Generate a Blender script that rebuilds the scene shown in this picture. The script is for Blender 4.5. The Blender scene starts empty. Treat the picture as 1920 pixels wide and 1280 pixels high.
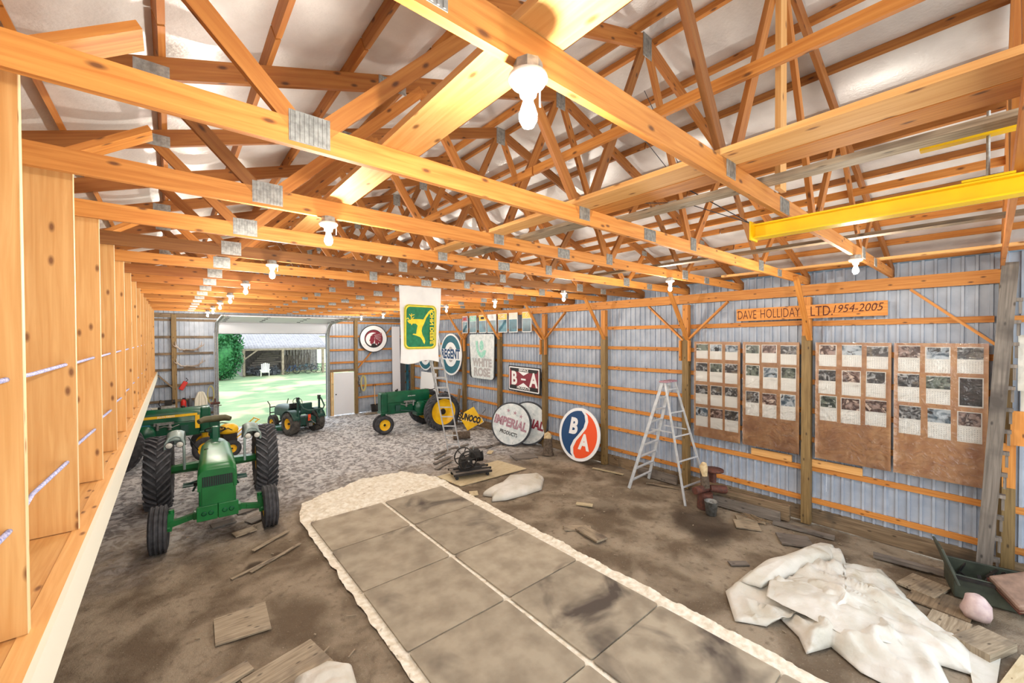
import bpy, math, random
import numpy as np
from mathutils import Vector, Matrix, noise as mnoise
random.seed(7); rng = np.random.RandomState(7)
SC = bpy.context.scene
COL = SC.collection
# ------------------------------------------------------------------ camera
CZ = 3.71
f, yaw, pitch, roll = 757.3, .7003, -.0124, -.0042
fx, fy = math.sin(yaw), math.cos(yaw)
r0 = Vector((fy, -fx, 0)); fw = Vector((fx*math.cos(pitch), fy*math.cos(pitch), math.sin(pitch)))
u0 = r0.cross(fw)
cr = r0*math.cos(roll)+u0*math.sin(roll); cu = u0*math.cos(roll)-r0*math.sin(roll)
cam = bpy.data.cameras.new('camera'); cam.sensor_width = 36; cam.lens = f/1920*36
cam.clip_start = .05; cam.clip_end = 500
co = bpy.data.objects.new('camera', cam); COL.objects.link(co)
m = Matrix.Identity(4)
for i in range(3):
    m[i][0] = cr[i]; m[i][1] = cu[i]; m[i][2] = -fw[i]
m[2][3] = CZ
co.matrix_world = m
SC.camera = co
# ------------------------------------------------------------------ world, light, exposure
W = bpy.data.worlds.new('sky'); SC.world = W; W.use_nodes = True
wn = W.node_tree; bg = wn.nodes['Background']
geo = wn.nodes.new('ShaderNodeTexCoord'); sep = wn.nodes.new('ShaderNodeSeparateXYZ')
rmp = wn.nodes.new('ShaderNodeValToRGB')
rmp.color_ramp.elements[0].position = .0; rmp.color_ramp.elements[0].color = (.95, .95, .90, 1)
rmp.color_ramp.elements[1].position = .8; rmp.color_ramp.elements[1].color = (.70, .84, 1, 1)
wn.links.new(geo.outputs['Generated'], sep.inputs[0]); wn.links.new(sep.outputs['Z'], rmp.inputs[0])
wn.links.new(rmp.outputs[0], bg.inputs[0]); bg.inputs[1].default_value = 3.2
sl = bpy.data.lights.new('sun', 'SUN'); sl.energy = 1.1; sl.angle = .3; sl.color = (1, .95, .86)
so = bpy.data.objects.new('sun', sl); so.rotation_euler = (math.radians(42), 0, math.radians(150)); COL.objects.link(so)
BULB_W = 95
SC.view_settings.view_transform = 'Standard'; SC.view_settings.look = 'None'
SC.view_settings.gamma = 1; SC.view_settings.use_curve_mapping = False
SC.view_settings.exposure = .12
SC.cycles.use_denoising = True
SC.cycles.max_bounces = 8; SC.cycles.diffuse_bounces = 5; SC.cycles.transparent_max_bounces = 12

# ------------------------------------------------------------------ materials
def lin(c):
    return tuple([(x/12.92 if x <= .04045 else ((x+.055)/1.055)**2.4) for x in [v/255 for v in c]])+(1,)
MATS = {}
def _new(name):
    m = bpy.data.materials.new(name); m.use_nodes = True
    nt = m.node_tree; b = nt.nodes['Principled BSDF']
    MATS[name] = m
    return m, nt, b
def N(nt, t, **k):
    n = nt.nodes.new(t)
    for a, v in k.items():
        if a.startswith('i_'):
            n.inputs[a[2:].replace('_', ' ')].default_value = v
        else: setattr(n, a, v)
    return n
def L(nt, a, b): nt.links.new(a, b)
def mix(nt, fac, a, b, mode='MIX'):
    n = nt.nodes.new('ShaderNodeMix'); n.data_type = 'RGBA'; n.blend_type = mode
    for s, v in ((n.inputs[0], fac), (n.inputs[6], a), (n.inputs[7], b)):
        if hasattr(v, 'is_linked') or hasattr(v, 'links'): L(nt, v, s)
        else: s.default_value = v
    return n.outputs[2]
def M(name, c1, c2=None, scale=6, rough=.6, metal=0, bump=None, stretch=(1, 1, 1), rnd=0, coord='Object', lo=.35, hi=.65, spec=None, c3=None, s3=2.0, l3=.55, h3=.7, dist=0, emit=None):
    m, nt, b = _new(name)
    b.inputs['Roughness'].default_value = rough; b.inputs['Metallic'].default_value = metal
    if spec is not None: b.inputs['Specular IOR Level'].default_value = spec
    tc = N(nt, 'ShaderNodeTexCoord'); mp = N(nt, 'ShaderNodeMapping'); mp.inputs['Scale'].default_value = stretch
    L(nt, tc.outputs[coord], mp.inputs[0])
    oi = N(nt, 'ShaderNodeObjectInfo')
    vm = N(nt, 'ShaderNodeVectorMath', operation='SCALE'); L(nt, oi.outputs['Random'], vm.inputs['Scale']); vm.inputs[0].default_value = (37, 51, 23)
    va = N(nt, 'ShaderNodeVectorMath', operation='ADD'); L(nt, mp.outputs[0], va.inputs[0])
    if rnd: L(nt, vm.outputs[0], va.inputs[1])
    v = va.outputs[0]
    col = None
    if c2 is not None:
        nz = N(nt, 'ShaderNodeTexNoise'); nz.inputs['Scale'].default_value = scale; nz.inputs['Detail'].default_value = 5; nz.inputs['Distortion'].default_value = dist
        L(nt, v, nz.inputs['Vector'])
        rp = N(nt, 'ShaderNodeMapRange'); rp.inputs[1].default_value = lo; rp.inputs[2].default_value = hi; L(nt, nz.outputs[0], rp.inputs[0])
        col = mix(nt, rp.outputs[0], lin(c1), lin(c2))
    if c3 is not None:
        n3 = N(nt, 'ShaderNodeTexNoise'); n3.inputs['Scale'].default_value = s3; n3.inputs['Detail'].default_value = 4; n3.inputs['Distortion'].default_value = .6
        L(nt, v, n3.inputs['Vector'])
        r3 = N(nt, 'ShaderNodeMapRange'); r3.inputs[1].default_value = l3; r3.inputs[2].default_value = h3; L(nt, n3.outputs[0], r3.inputs[0])
        col = mix(nt, r3.outputs[0], col if col is not None else lin(c1), lin(c3))
    if rnd:
        rr = N(nt, 'ShaderNodeMapRange'); rr.inputs[3].default_value = 1-rnd; rr.inputs[4].default_value = 1+rnd*.5; L(nt, oi.outputs['Random'], rr.inputs[0])
        hs = N(nt, 'ShaderNodeHueSaturation'); L(nt, rr.outputs[0], hs.inputs['Value'])
        if col is None: hs.inputs['Color'].default_value = lin(c1)
        else: L(nt, col, hs.inputs['Color'])
        col = hs.outputs[0]
    if col is None: b.inputs['Base Color'].default_value = lin(c1)
    else: L(nt, col, b.inputs['Base Color'])
    if bump:
        nb = N(nt, 'ShaderNodeTexNoise'); nb.inputs['Scale'].default_value = bump[0]; nb.inputs['Detail'].default_value = 6
        L(nt, v, nb.inputs['Vector'])
        bp = N(nt, 'ShaderNodeBump'); bp.inputs['Strength'].default_value = bump[1]; bp.inputs['Distance'].default_value = bump[2] if len(bump) > 2 else .02
        L(nt, nb.outputs[0], bp.inputs['Height']); L(nt, bp.outputs[0], b.inputs['Normal'])
    if emit:
        b.inputs['Emission Color'].default_value = lin(c1); b.inputs['Emission Strength'].default_value = emit
    return m
def WOOD(name, c1, c2, knot, rnd=.18, rough=.62, grain=(1.1, 22), kd=.055, blot=None):
    """lumber: uv = (metres along, metres across); grain, rings and knots"""
    m, nt, b = _new(name)
    b.inputs['Roughness'].default_value = rough
    uv = N(nt, 'ShaderNodeUVMap'); oi = N(nt, 'ShaderNodeObjectInfo')
    vm = N(nt, 'ShaderNodeVectorMath', operation='SCALE'); L(nt, oi.outputs['Random'], vm.inputs['Scale']); vm.inputs[0].default_value = (31, 57, 0)
    va = N(nt, 'ShaderNodeVectorMath', operation='ADD'); L(nt, uv.outputs[0], va.inputs[0]); L(nt, vm.outputs[0], va.inputs[1])
    mp = N(nt, 'ShaderNodeMapping'); mp.inputs['Scale'].default_value = (grain[0], grain[1], 1); L(nt, va.outputs[0], mp.inputs[0])
    nz = N(nt, 'ShaderNodeTexNoise'); nz.inputs['Scale'].default_value = 1.6; nz.inputs['Detail'].default_value = 5; nz.inputs['Distortion'].default_value = .5
    L(nt, mp.outputs[0], nz.inputs['Vector'])
    rp = N(nt, 'ShaderNodeMapRange'); rp.inputs[1].default_value = .33; rp.inputs[2].default_value = .68; L(nt, nz.outputs[0], rp.inputs[0])
    col = mix(nt, rp.outputs[0], lin(c1), lin(c2))
    mk = N(nt, 'ShaderNodeMapping'); mk.inputs['Scale'].default_value = (2.3, 5.5, 1); L(nt, va.outputs[0], mk.inputs[0])
    vo = N(nt, 'ShaderNodeTexVoronoi'); vo.inputs['Scale'].default_value = 1; vo.voronoi_dimensions = '2D'; L(nt, mk.outputs[0], vo.inputs['Vector'])
    rk = N(nt, 'ShaderNodeMapRange'); rk.inputs[1].default_value = kd*.6; rk.inputs[2].default_value = kd*1.7; rk.inputs[3].default_value = .85; rk.inputs[4].default_value = 0; L(nt, vo.outputs['Distance'], rk.inputs[0])
    col = mix(nt, rk.outputs[0], col, lin(knot))
    if blot:
        n2 = N(nt, 'ShaderNodeTexNoise'); n2.inputs['Scale'].default_value = 2.2; n2.inputs['Detail'].default_value = 3; L(nt, va.outputs[0], n2.inputs['Vector'])
        r2 = N(nt, 'ShaderNodeMapRange'); r2.inputs[1].default_value = .5; r2.inputs[2].default_value = .72; L(nt, n2.outputs[0], r2.inputs[0])
        col = mix(nt, r2.outputs[0], col, lin(blot))
    rr = N(nt, 'ShaderNodeMapRange'); rr.inputs[3].default_value = 1-rnd; rr.inputs[4].default_value = 1+rnd*.5; L(nt, oi.outputs['Random'], rr.inputs[0])
    hs = N(nt, 'ShaderNodeHueSaturation'); L(nt, rr.outputs[0], hs.inputs['Value']); L(nt, col, hs.inputs['Color'])
    col = mix(nt, 1.0, hs.outputs[0], oi.outputs['Color'], 'MULTIPLY')
    L(nt, col, b.inputs['Base Color'])
    bp = N(nt, 'ShaderNodeBump'); bp.inputs['Strength'].default_value = .25; bp.inputs['Distance'].default_value = .004
    L(nt, nz.outputs[0], bp.inputs['Height']); L(nt, bp.outputs[0], b.inputs['Normal'])
    return m

# ------------------------------------------------------------------ mesh builder
class MB:
    def __init__(s): s.v = []; s.f = []; s.uv = []; s.sm = []
    def add(s, vs, fs, uvs=None, smooth=False):
        o = len(s.v); s.v += [tuple(v) for v in vs]
        for i, fc in enumerate(fs):
            s.f.append([a+o for a in fc]); s.sm.append(smooth)
            s.uv.append(uvs[i] if uvs else [(0, 0)]*len(fc))
        return s
    def hexa(s, P, uvl=None):
        """P: 8 corners, index = i + 2j + 4k along axes a,b,c; a is the long axis"""
        P = [Vector(p) for p in P]
        a = (P[1]-P[0]).length; b = (P[2]-P[0]).length; c = (P[4]-P[0]).length
        F = [(0, 2, 3, 1), (4, 5, 7, 6), (0, 1, 5, 4), (2, 6, 7, 3), (0, 4, 6, 2), (1, 3, 7, 5)]
        U = [[(0, 0), (0, b), (a, b), (a, 0)], [(0, .9), (a, .9), (a, .9+b), (0, .9+b)],
             [(0, 2), (a, 2), (a, 2+c), (0, 2+c)], [(0, 3), (0, 3+c), (a, 3+c), (a, 3)],
             [(5, 0), (5.03, 0), (5.03, b), (5, b)], [(6, 0), (6, b), (6.03, b), (6.03, 0)]]
        return s.add(P, F, U)
    def box(s, c, d, R=None, ax=None):
        """box centre c, full size d; u runs along the longest side"""
        c = Vector(c); o = ax if ax is not None else max(range(3), key=lambda i: d[i])
        idx = [o]+[i for i in range(3) if i != o]
        # keep right-handedness
        if idx in ([0, 2, 1], [1, 0, 2], [2, 1, 0]): idx = [idx[0], idx[2], idx[1]]
        E = []
        for i in idx:
            e = Vector((0, 0, 0)); e[i] = d[i]/2
            if R is not None: e = R @ e
            E.append(e)
        P = [c+E[0]*(2*i-1)+E[1]*(2*j-1)+E[2]*(2*k-1) for k in (0, 1) for j in (0, 1) for i in (0, 1)]
        return s.hexa(P)
    def bar(s, p0, p1, w, h, up=(0, 0, 1)):
        """beam from p0 to p1; h along 'up', w across"""
        p0 = Vector(p0); p1 = Vector(p1); a = (p1-p0).normalized(); up = Vector(up)
        b = up.cross(a)
        if b.length < 1e-4: b = Vector((1, 0, 0)).cross(a)
        b.normalize(); c = a.cross(b)
        P = []
        for k in (-.5, .5):
            for j in (-.5, .5):
                for q in (p0, p1): P.append(q+b*(w*j)+c*(h*k))
        return s.hexa(P)
    def cyl(s, p0, p1, r, r2=None, n=12, cap=True, smooth=True):
        p0 = Vector(p0); p1 = Vector(p1); r2 = r if r2 is None else r2
        a = (p1-p0).normalized(); t = Vector((0, 0, 1)) if abs(a.z) < .9 else Vector((1, 0, 0))
        b = a.cross(t).normalized(); c = a.cross(b)
        vs = []
        for q, rr in ((p0, r), (p1, r2)):
            for i in range(n):
                th = 2*math.pi*i/n; vs.append(q+b*(rr*math.cos(th))+c*(rr*math.sin(th)))
        l = (p1-p0).length
        fs = [(i, (i+1) % n, n+(i+1) % n, n+i) for i in range(n)]
        uvs = [[(0, i*.1), (0, i*.1+.1), (l, i*.1+.1), (l, i*.1)] for i in range(n)]
        s.add(vs, fs, uvs, smooth)
        if cap: s.add(vs[:n][::-1], [tuple(range(n))]); s.add(vs[n:], [tuple(range(n))])
        return s
    def tube(s, pts, r, n=8, closed=False):
        pts = [Vector(p) for p in pts]; m = len(pts); rings = []
        prev = None
        for i, p in enumerate(pts):
            if closed: a = (pts[(i+1) % m]-pts[i-1])
            else: a = pts[min(i+1, m-1)]-pts[max(i-1, 0)]
            if a.length < 1e-6: a = Vector((0, 0, 1))
            a.normalize()
            if prev is None:
                t = Vector((0, 0, 1)) if abs(a.z) < .9 else Vector((1, 0, 0)); b = a.cross(t).normalized()
            else:
                b = prev-a*prev.dot(a)
                b.normalize()
            prev = b; c = a.cross(b)
            rr = r[i] if isinstance(r, (list, tuple)) else r
            rings.append([p+b*(rr*math.cos(2*math.pi*k/n))+c*(rr*math.sin(2*math.pi*k/n)) for k in range(n)])
        vs = [v for R in rings for v in R]; fs = []
        for i in range(m if closed else m-1):
            j = (i+1) % m
            for k in range(n): fs.append((i*n+k, i*n+(k+1) % n, j*n+(k+1) % n, j*n+k))
        s.add(vs, fs, None, True)
        if not closed: s.add(rings[0][::-1], [tuple(range(n))]); s.add(rings[-1], [tuple(range(n))])
        return s
    def lathe(s, prof, c=(0, 0, 0), axis='z', n=24, a0=0, a1=2*math.pi, smooth=True):
        """prof: (radius, height along axis)"""
        c = Vector(c); full = abs(a1-a0-2*math.pi) < 1e-6; mm = n if full else n+1
        def P(r, h, t):
            x, y = r*math.cos(t), r*math.sin(t)
            return c+Vector({'z': (x, y, h), 'y': (x, h, y), 'x': (h, x, y)}[axis])
        vs = [P(r, h, a0+(a1-a0)*i/n) for (r, h) in prof for i in range(mm)]
        fs = []
        for j in range(len(prof)-1):
            for i in range(n):
                i2 = (i+1) % mm
                fs.append((j*mm+i, j*mm+i2, (j+1)*mm+i2, (j+1)*mm+i))
        return s.add(vs, fs, None, smooth)
    def prism(s, poly, z0, z1, T=None):
        """2d polygon extruded z0..z1; T maps (x,y,z)->Vector"""
        T = T or (lambda x, y, z: Vector((x, y, z))); n = len(poly)
        lo = [T(x, y, z0) for x, y in poly]; hi = [T(x, y, z1) for x, y in poly]
        s.add(lo[::-1], [tuple(range(n))], [[(p[0], p[1]) for p in poly[::-1]]])
        s.add(hi, [tuple(range(n))], [[(p[0], p[1]) for p in poly]])
        s.add(lo+hi, [(i, (i+1) % n, n+(i+1) % n, n+i) for i in range(n)], [[(0, 0), (.1, 0), (.1, .1), (0, .1)]]*n)
        return s
    def ring(s, po, pi, z0, z1):
        n = len(po)
        vs = [(x, y, z1) for x, y in po]+[(x, y, z1) for x, y in pi]+[(x, y, z0) for x, y in po]+[(x, y, z0) for x, y in pi]
        fs = []
        for i in range(n):
            j = (i+1) % n
            fs += [(i, j, n+j, n+i), (2*n+i, 2*n+j, j, i), (n+i, n+j, 3*n+j, 3*n+i), (3*n+i, 3*n+j, 2*n+j, 2*n+i)]
        return s.add(vs, fs)
    def grid(s, nu, nv, fn, smooth=True):
        vs = [fn(i/nu, j/nv) for j in range(nv+1) for i in range(nu+1)]
        fs = [(j*(nu+1)+i, j*(nu+1)+i+1, (j+1)*(nu+1)+i+1, (j+1)*(nu+1)+i) for j in range(nv) for i in range(nu)]
        uvs = [[(i/nu, j/nv), ((i+1)/nu, j/nv), ((i+1)/nu, (j+1)/nv), (i/nu, (j+1)/nv)] for j in range(nv) for i in range(nu)]
        return s.add(vs, fs, uvs, smooth)
    def mesh(s, name):
        me = bpy.data.meshes.new(name); me.from_pydata(s.v, [], s.f)
        uvl = me.uv_layers.new(name='UVMap')
        flat = [c for fc in s.uv for p in fc for c in p]
        uvl.data.foreach_set('uv', flat)
        me.polygons.foreach_set('use_smooth', s.sm)
        me.validate(); me.update()
        return me
def recalc(me):
    import bmesh
    bm = bmesh.new(); bm.from_mesh(me); bmesh.ops.recalc_face_normals(bm, faces=bm.faces)
    ng = [q for q in bm.faces if len(q.verts) > 4]
    if ng: bmesh.ops.triangulate(bm, faces=ng, ngon_method='EAR_CLIP')
    bm.to_mesh(me); bm.free()
def obj(name, mb, mat, parent=None, loc=None, label=None, world=False, rot=None, bevel=0, solid=0, sub=0):
    if isinstance(mb, MB):
        if world:
            root = parent
            if root is not None:
                Mi = wm(root).inverted()
                mb.v = [tuple(Mi @ Vector(v)) for v in mb.v]
            elif loc is not None:
                mb.v = [tuple(Vector(v)-Vector(loc)) for v in mb.v]
        me = mb.mesh(name)
        if not world or True: recalc(me) if len(mb.f) < 40000 else None
    else: me = mb
    o = bpy.data.objects.new(name, me); COL.objects.link(o)
    if mat is not None and not me.materials: me.materials.append(MATS[mat] if isinstance(mat, str) else mat)
    if parent is not None: o.parent = parent
    if loc is not None: o.location = loc
    if rot is not None: o.rotation_euler = rot
    if label: o['label'] = label
    if bevel:
        b = o.modifiers.new('bevel', 'BEVEL'); b.width = bevel; b.segments = 2; b.limit_method = 'ANGLE'
    if solid:
        b = o.modifiers.new('solid', 'SOLIDIFY'); b.thickness = solid
    if sub:
        b = o.modifiers.new('sub', 'SUBSURF'); b.levels = sub; b.render_levels = sub
    return o
def wm(o):
    M_ = o.matrix_local.copy() if False else Matrix.LocRotScale(o.location, o.rotation_euler, o.scale)
    if o.parent is not None: return wm(o.parent) @ M_
    return M_
def thing(name, label, cat, loc=(0, 0, 0), rot=(0, 0, 0), group=None, kind=None):
    o = bpy.data.objects.new(name, None); COL.objects.link(o)
    o.empty_display_size = .1
    o.location = loc; o.rotation_euler = rot
    if kind: o['kind'] = kind
    if label: o['label'] = label
    if cat: o['category'] = cat
    if group: o['group'] = group
    return o
def tag(o, label, cat, group=None):
    o['label'] = label; o['category'] = cat
    if group: o['group'] = group
    return o
def part_empty(name, parent, loc=(0, 0, 0)):
    o = bpy.data.objects.new(name, None); COL.objects.link(o); o.parent = parent; o.location = loc; o.empty_display_size = .05
    return o
def tint(o, c): o.color = (c[0], c[1], c[2], 1)
def text(s, size, ext=.002, sx=1, shear=0, bold=0, align='CENTER'):
    cu_ = bpy.data.curves.new('lettering', 'FONT'); cu_.body = s; cu_.size = size; cu_.extrude = ext
    cu_.align_x = align; cu_.align_y = 'CENTER'; cu_.shear = shear; cu_.offset = bold; cu_.resolution_u = 3
    t = bpy.data.objects.new('tmp', cu_); COL.objects.link(t)
    bpy.context.view_layer.update()
    me = bpy.data.meshes.new_from_object(t.evaluated_get(bpy.context.evaluated_depsgraph_get()))
    bpy.data.objects.remove(t)
    me.name = 'lettering'
    if sx != 1:
        for v in me.vertices: v.co.x *= sx
    return me
def letter(s, size, mat, parent, x, y, z, rotz=0, fit=None, **k):
    me = text(s, size, **k)
    if fit:
        xs = [v.co.x for v in me.vertices]; q = fit/(max(xs)-min(xs)); m0 = (max(xs)+min(xs))/2
        for v in me.vertices: v.co.x = (v.co.x-m0)*q; me.materials.clear(); me.materials.append(MATS[mat])
    o = bpy.data.objects.new('lettering', me); COL.objects.link(o); o.parent = parent
    o.location = (x, y, z); o.rotation_euler = (0, 0, rotz)
    return o
def ell(rx, ry, n=48, cx=0, cy=0, a0=0, a1=2*math.pi, close=True):
    k = n if close else n+1
    return [(cx+rx*math.cos(a0+(a1-a0)*i/n), cy+ry*math.sin(a0+(a1-a0)*i/n)) for i in range(k)]
def rrect(w, h, r, n=6, cx=0, cy=0):
    P = []
    for sx, sy, a in ((1, 1, 0), (-1, 1, 90), (-1, -1, 180), (1, -1, 270)):
        for i in range(n+1):
            t = math.radians(a+90*i/n); P.append((cx+sx*(w/2-r)+r*math.cos(t), cy+sy*(h/2-r)+r*math.sin(t)))
    return P
def nz2(x, y, s=1.0, z=0.0): return mnoise.noise(Vector((x*s, y*s, z)))
def T(t): return -.1+(t+1)*1.22
# ------------------------------------------------------------------ material library
WOOD('fir', (214, 146, 70), (186, 114, 44), (84, 44, 20))
WOOD('pine', (222, 172, 108), (206, 150, 84), (110, 62, 28), rnd=.10)
WOOD('pine_edge', (236, 205, 160), (226, 190, 140), (150, 100, 60), rnd=.08)
WOOD('grey_wood', (138, 128, 118), (96, 88, 80), (50, 44, 40), blot=(80, 72, 66))
WOOD('old_wood', (150, 128, 100), (104, 84, 62), (52, 40, 28), blot=(84, 74, 62))
WOOD('treated', (146, 120, 76), (110, 86, 50), (54, 38, 22))
WOOD('scrap', (172, 156, 132), (130, 114, 92), (74, 60, 46), blot=(92, 80, 68), grain=(2, 30))
WOOD('pale_ply', (206, 190, 156), (184, 164, 126), (120, 96, 66), kd=.03, grain=(3, 14))
WOOD('brown_ply', (196, 152, 108), (174, 124, 82), (130, 90, 60), kd=.02, grain=(3, 5), blot=(156, 108, 76))
M('steel_panel', (174, 183, 196), (150, 160, 176), 3, .42, .0, spec=.6)
M('steel_dark', (70, 74, 82), (52, 56, 62), 8, .5, .3)
M('zinc', (176, 176, 172), (140, 140, 136), 30, .4, .55)
M('foil', (216, 214, 212), (196, 192, 190), 2.2, .38, .25, bump=(38, .35, .01), stretch=(1, 1, 1), c3=(226, 226, 226), s3=.9)
M('eave_metal', (150, 176, 196), (132, 160, 184), 4, .4, .2)
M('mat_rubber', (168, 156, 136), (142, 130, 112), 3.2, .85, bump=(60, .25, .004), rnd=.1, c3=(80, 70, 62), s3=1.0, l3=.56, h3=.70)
M('canvas', (212, 207, 198), (194, 188, 174), 2.5, .85, bump=(7, .7, .03), c3=(176, 164, 142), s3=2.2, l3=.62, h3=.75)
M('canvas_dirty', (236, 230, 216), (210, 198, 176), 12, .85, bump=(9, .6, .03), c3=(130, 114, 92), s3=6, l3=.66, h3=.74)
M('green', (20, 110, 52), (14, 96, 44), 4, .32)
M('deep_green', (10, 88, 58), (6, 70, 48), 4, .28)
M('dull_green', (30, 76, 66), (22, 58, 52), 6, .45)
M('yellow', (242, 196, 22), (228, 176, 14), 5, .38)
M('chrome_yellow', (246, 206, 0), (232, 186, 0), 3, .4)
M('tyre', (40, 41, 45), (66, 66, 70), 9, .75, bump=(40, .2, .004))
M('lug', (96, 97, 102), (70, 71, 76), 8, .7)
M('tyre_dusty', (46, 46, 48), (96, 92, 86), 6, .85)
M('black_iron', (32, 31, 31), (52, 46, 42), 10, .5, .4)
M('black', (22, 22, 24), rough=.6)
M('dark_grey', (70, 72, 76), rough=.55)
M('fender_grey', (150, 168, 164), (128, 148, 146), 5, .4)
M('glass_lamp', (214, 214, 206), rough=.12)
M('olive_vinyl', (92, 88, 60), (76, 70, 46), 8, .6)
M('white', (232, 234, 236), rough=.5)
M('white_worn', (222, 226, 226), (190, 200, 202), 7, .5, c3=(160, 172, 176), s3=9, l3=.62, h3=.7)
M('cream', (226, 222, 206), rough=.6)
M('paper', (240, 239, 234), (228, 226, 220), 6, .7)
M('porcelain', (240, 238, 230), rough=.25)
M('red', (200, 44, 34), rough=.45)
M('maroon', (138, 40, 58), (120, 34, 50), 8, .5)
M('faded_maroon', (150, 100, 116), (176, 146, 156), 20, .6)
M('grey_ink', (150, 144, 146), (184, 182, 182), 26, .6)
M('navy', (22, 66, 112), rough=.4)
M('orange', (232, 84, 40), rough=.4)
M('teal', (24, 104, 122), (18, 90, 110), 6, .4)
M('dark_teal', (20, 62, 78), (60, 120, 140), 3, .3, rnd=.3)
M('mint', (126, 196, 176), (170, 214, 200), 14, .6)
M('flag_green', (34, 124, 84), (24, 104, 70), 14, .8)
M('flag_yellow', (238, 214, 60), (222, 190, 40), 9, .8)
M('flag_white', (226, 226, 224), (214, 214, 214), 3, .85)
M('ink', (30, 28, 30), rough=.6)
M('burnt', (84, 32, 20), rough=.7)
M('alu', (206, 210, 214), (184, 188, 192), 9, .35, .25)
M('rope_blue', (206, 208, 232), (120, 128, 190), 90, .8)
M('rope_yellow', (206, 196, 130), rough=.8)
M('bark', (104, 90, 76), (70, 58, 48), 16, .9, bump=(20, .9, .02))
M('log_end', (206, 186, 146), (170, 146, 108), 12, .8)
M('rust', (104, 58, 44), (70, 44, 38), 14, .7)
M('galv', (150, 152, 150), (104, 102, 98), 12, .45, .5)
M('leather', (150, 122, 104), (120, 96, 82), 8, .6)
M('plastic_bag', (204, 182, 176), (176, 150, 150), 9, .35)
M('olive_drab', (66, 72, 58), (48, 52, 42), 7, .6)
M('bone', (196, 186, 176), (150, 132, 118), 10, .6)
M('door_white', (226, 228, 234), rough=.4)
M('shed_roof', (148, 143, 143), (128, 122, 122), 3, .7)
M('shed_wood', (150, 142, 140), (116, 110, 110), 6, .8)
M('leaf', (60, 136, 72), (34, 96, 52), 6, .7, rnd=.25)
M('pic_grey', (186, 188, 190), (44, 46, 50), 9, .4, rnd=.05, lo=.36, hi=.52, dist=1.5, c3=(120, 110, 96), s3=6)
M('pic_green', (120, 132, 120), (24, 44, 38), 8, .4, rnd=.05, lo=.42, hi=.58, dist=1.5, c3=(206, 210, 206), s3=10, l3=.6, h3=.64)
M('pic_brown', (176, 150, 140), (70, 42, 36), 8, .4, rnd=.05, lo=.38, hi=.52, dist=1.2, c3=(220, 200, 186), s3=8, l3=.6, h3=.66)
M('pic_blue', (196, 206, 214), (66, 92, 110), 7, .4, rnd=.05, lo=.42, hi=.6, dist=1.2, c3=(28, 34, 40), s3=9, l3=.58, h3=.62)
M('pic_black', (24, 24, 28), (52, 36, 34), 5, .4, rnd=.02, c3=(226, 150, 110), s3=5, l3=.68, h3=.76)
m_, nt_, b_ = _new('plastic_film')
tr = N(nt_, 'ShaderNodeBsdfTransparent'); gl = N(nt_, 'ShaderNodeBsdfGlossy'); gl.inputs['Roughness'].default_value = .16
mx = N(nt_, 'ShaderNodeMixShader'); fr = N(nt_, 'ShaderNodeFresnel'); fr.inputs[0].default_value = 1.42
nb_ = N(nt_, 'ShaderNodeTexNoise'); nb_.inputs['Scale'].default_value = 7; nb_.inputs['Detail'].default_value = 4; nb_.inputs['Distortion'].default_value = 1.5
tc_ = N(nt_, 'ShaderNodeTexCoord'); mp_ = N(nt_, 'ShaderNodeMapping'); mp_.inputs['Scale'].default_value = (1, 1, .35); L(nt_, tc_.outputs['Object'], mp_.inputs[0]); L(nt_, mp_.outputs[0], nb_.inputs['Vector'])
bp_ = N(nt_, 'ShaderNodeBump'); bp_.inputs['Strength'].default_value = .9; bp_.inputs['Distance'].default_value = .03
L(nt_, nb_.outputs[0], bp_.inputs['Height']); L(nt_, bp_.outputs[0], gl.inputs['Normal']); L(nt_, bp_.outputs[0], fr.inputs['Normal'])
fa_ = N(nt_, 'ShaderNodeMath', operation='MULTIPLY_ADD'); L(nt_, fr.outputs[0], fa_.inputs[0]); fa_.inputs[1].default_value = 1.6; fa_.inputs[2].default_value = .03; L(nt_, fa_.outputs[0], mx.inputs[0]); L(nt_, tr.outputs[0], mx.inputs[1]); L(nt_, gl.outputs[0], mx.inputs[2])
L(nt_, mx.outputs[0], nt_.nodes['Material Output'].inputs['Surface'])
m_, nt_, b_ = _new('lit_bulb'); b_.inputs['Base Color'].default_value = (1, 1, 1, 1)
b_.inputs['Emission Color'].default_value = (1, .93, .8, 1); b_.inputs['Emission Strength'].default_value = 30
# calendar leaf: pale paper with rows of small date figures
m_, nt_, b_ = _new('date_page'); b_.inputs['Roughness'].default_value = .7
uv_ = N(nt_, 'ShaderNodeUVMap'); mp_ = N(nt_, 'ShaderNodeMapping'); mp_.inputs['Scale'].default_value = (32, 30, 1); L(nt_, uv_.outputs[0], mp_.inputs[0])
vo_ = N(nt_, 'ShaderNodeTexVoronoi'); vo_.inputs['Scale'].default_value = 1; vo_.inputs['Randomness'].default_value = .12; vo_.voronoi_dimensions = '2D'; L(nt_, mp_.outputs[0], vo_.inputs['Vector'])
rr_ = N(nt_, 'ShaderNodeMapRange'); rr_.inputs[1].default_value = .14; rr_.inputs[2].default_value = .26; rr_.inputs[3].default_value = .55; rr_.inputs[4].default_value = 0; L(nt_, vo_.outputs['Distance'], rr_.inputs[0])
L(nt_, mix(nt_, rr_.outputs[0], lin((240, 239, 234)), lin((110, 112, 120))), b_.inputs['Base Color'])
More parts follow.
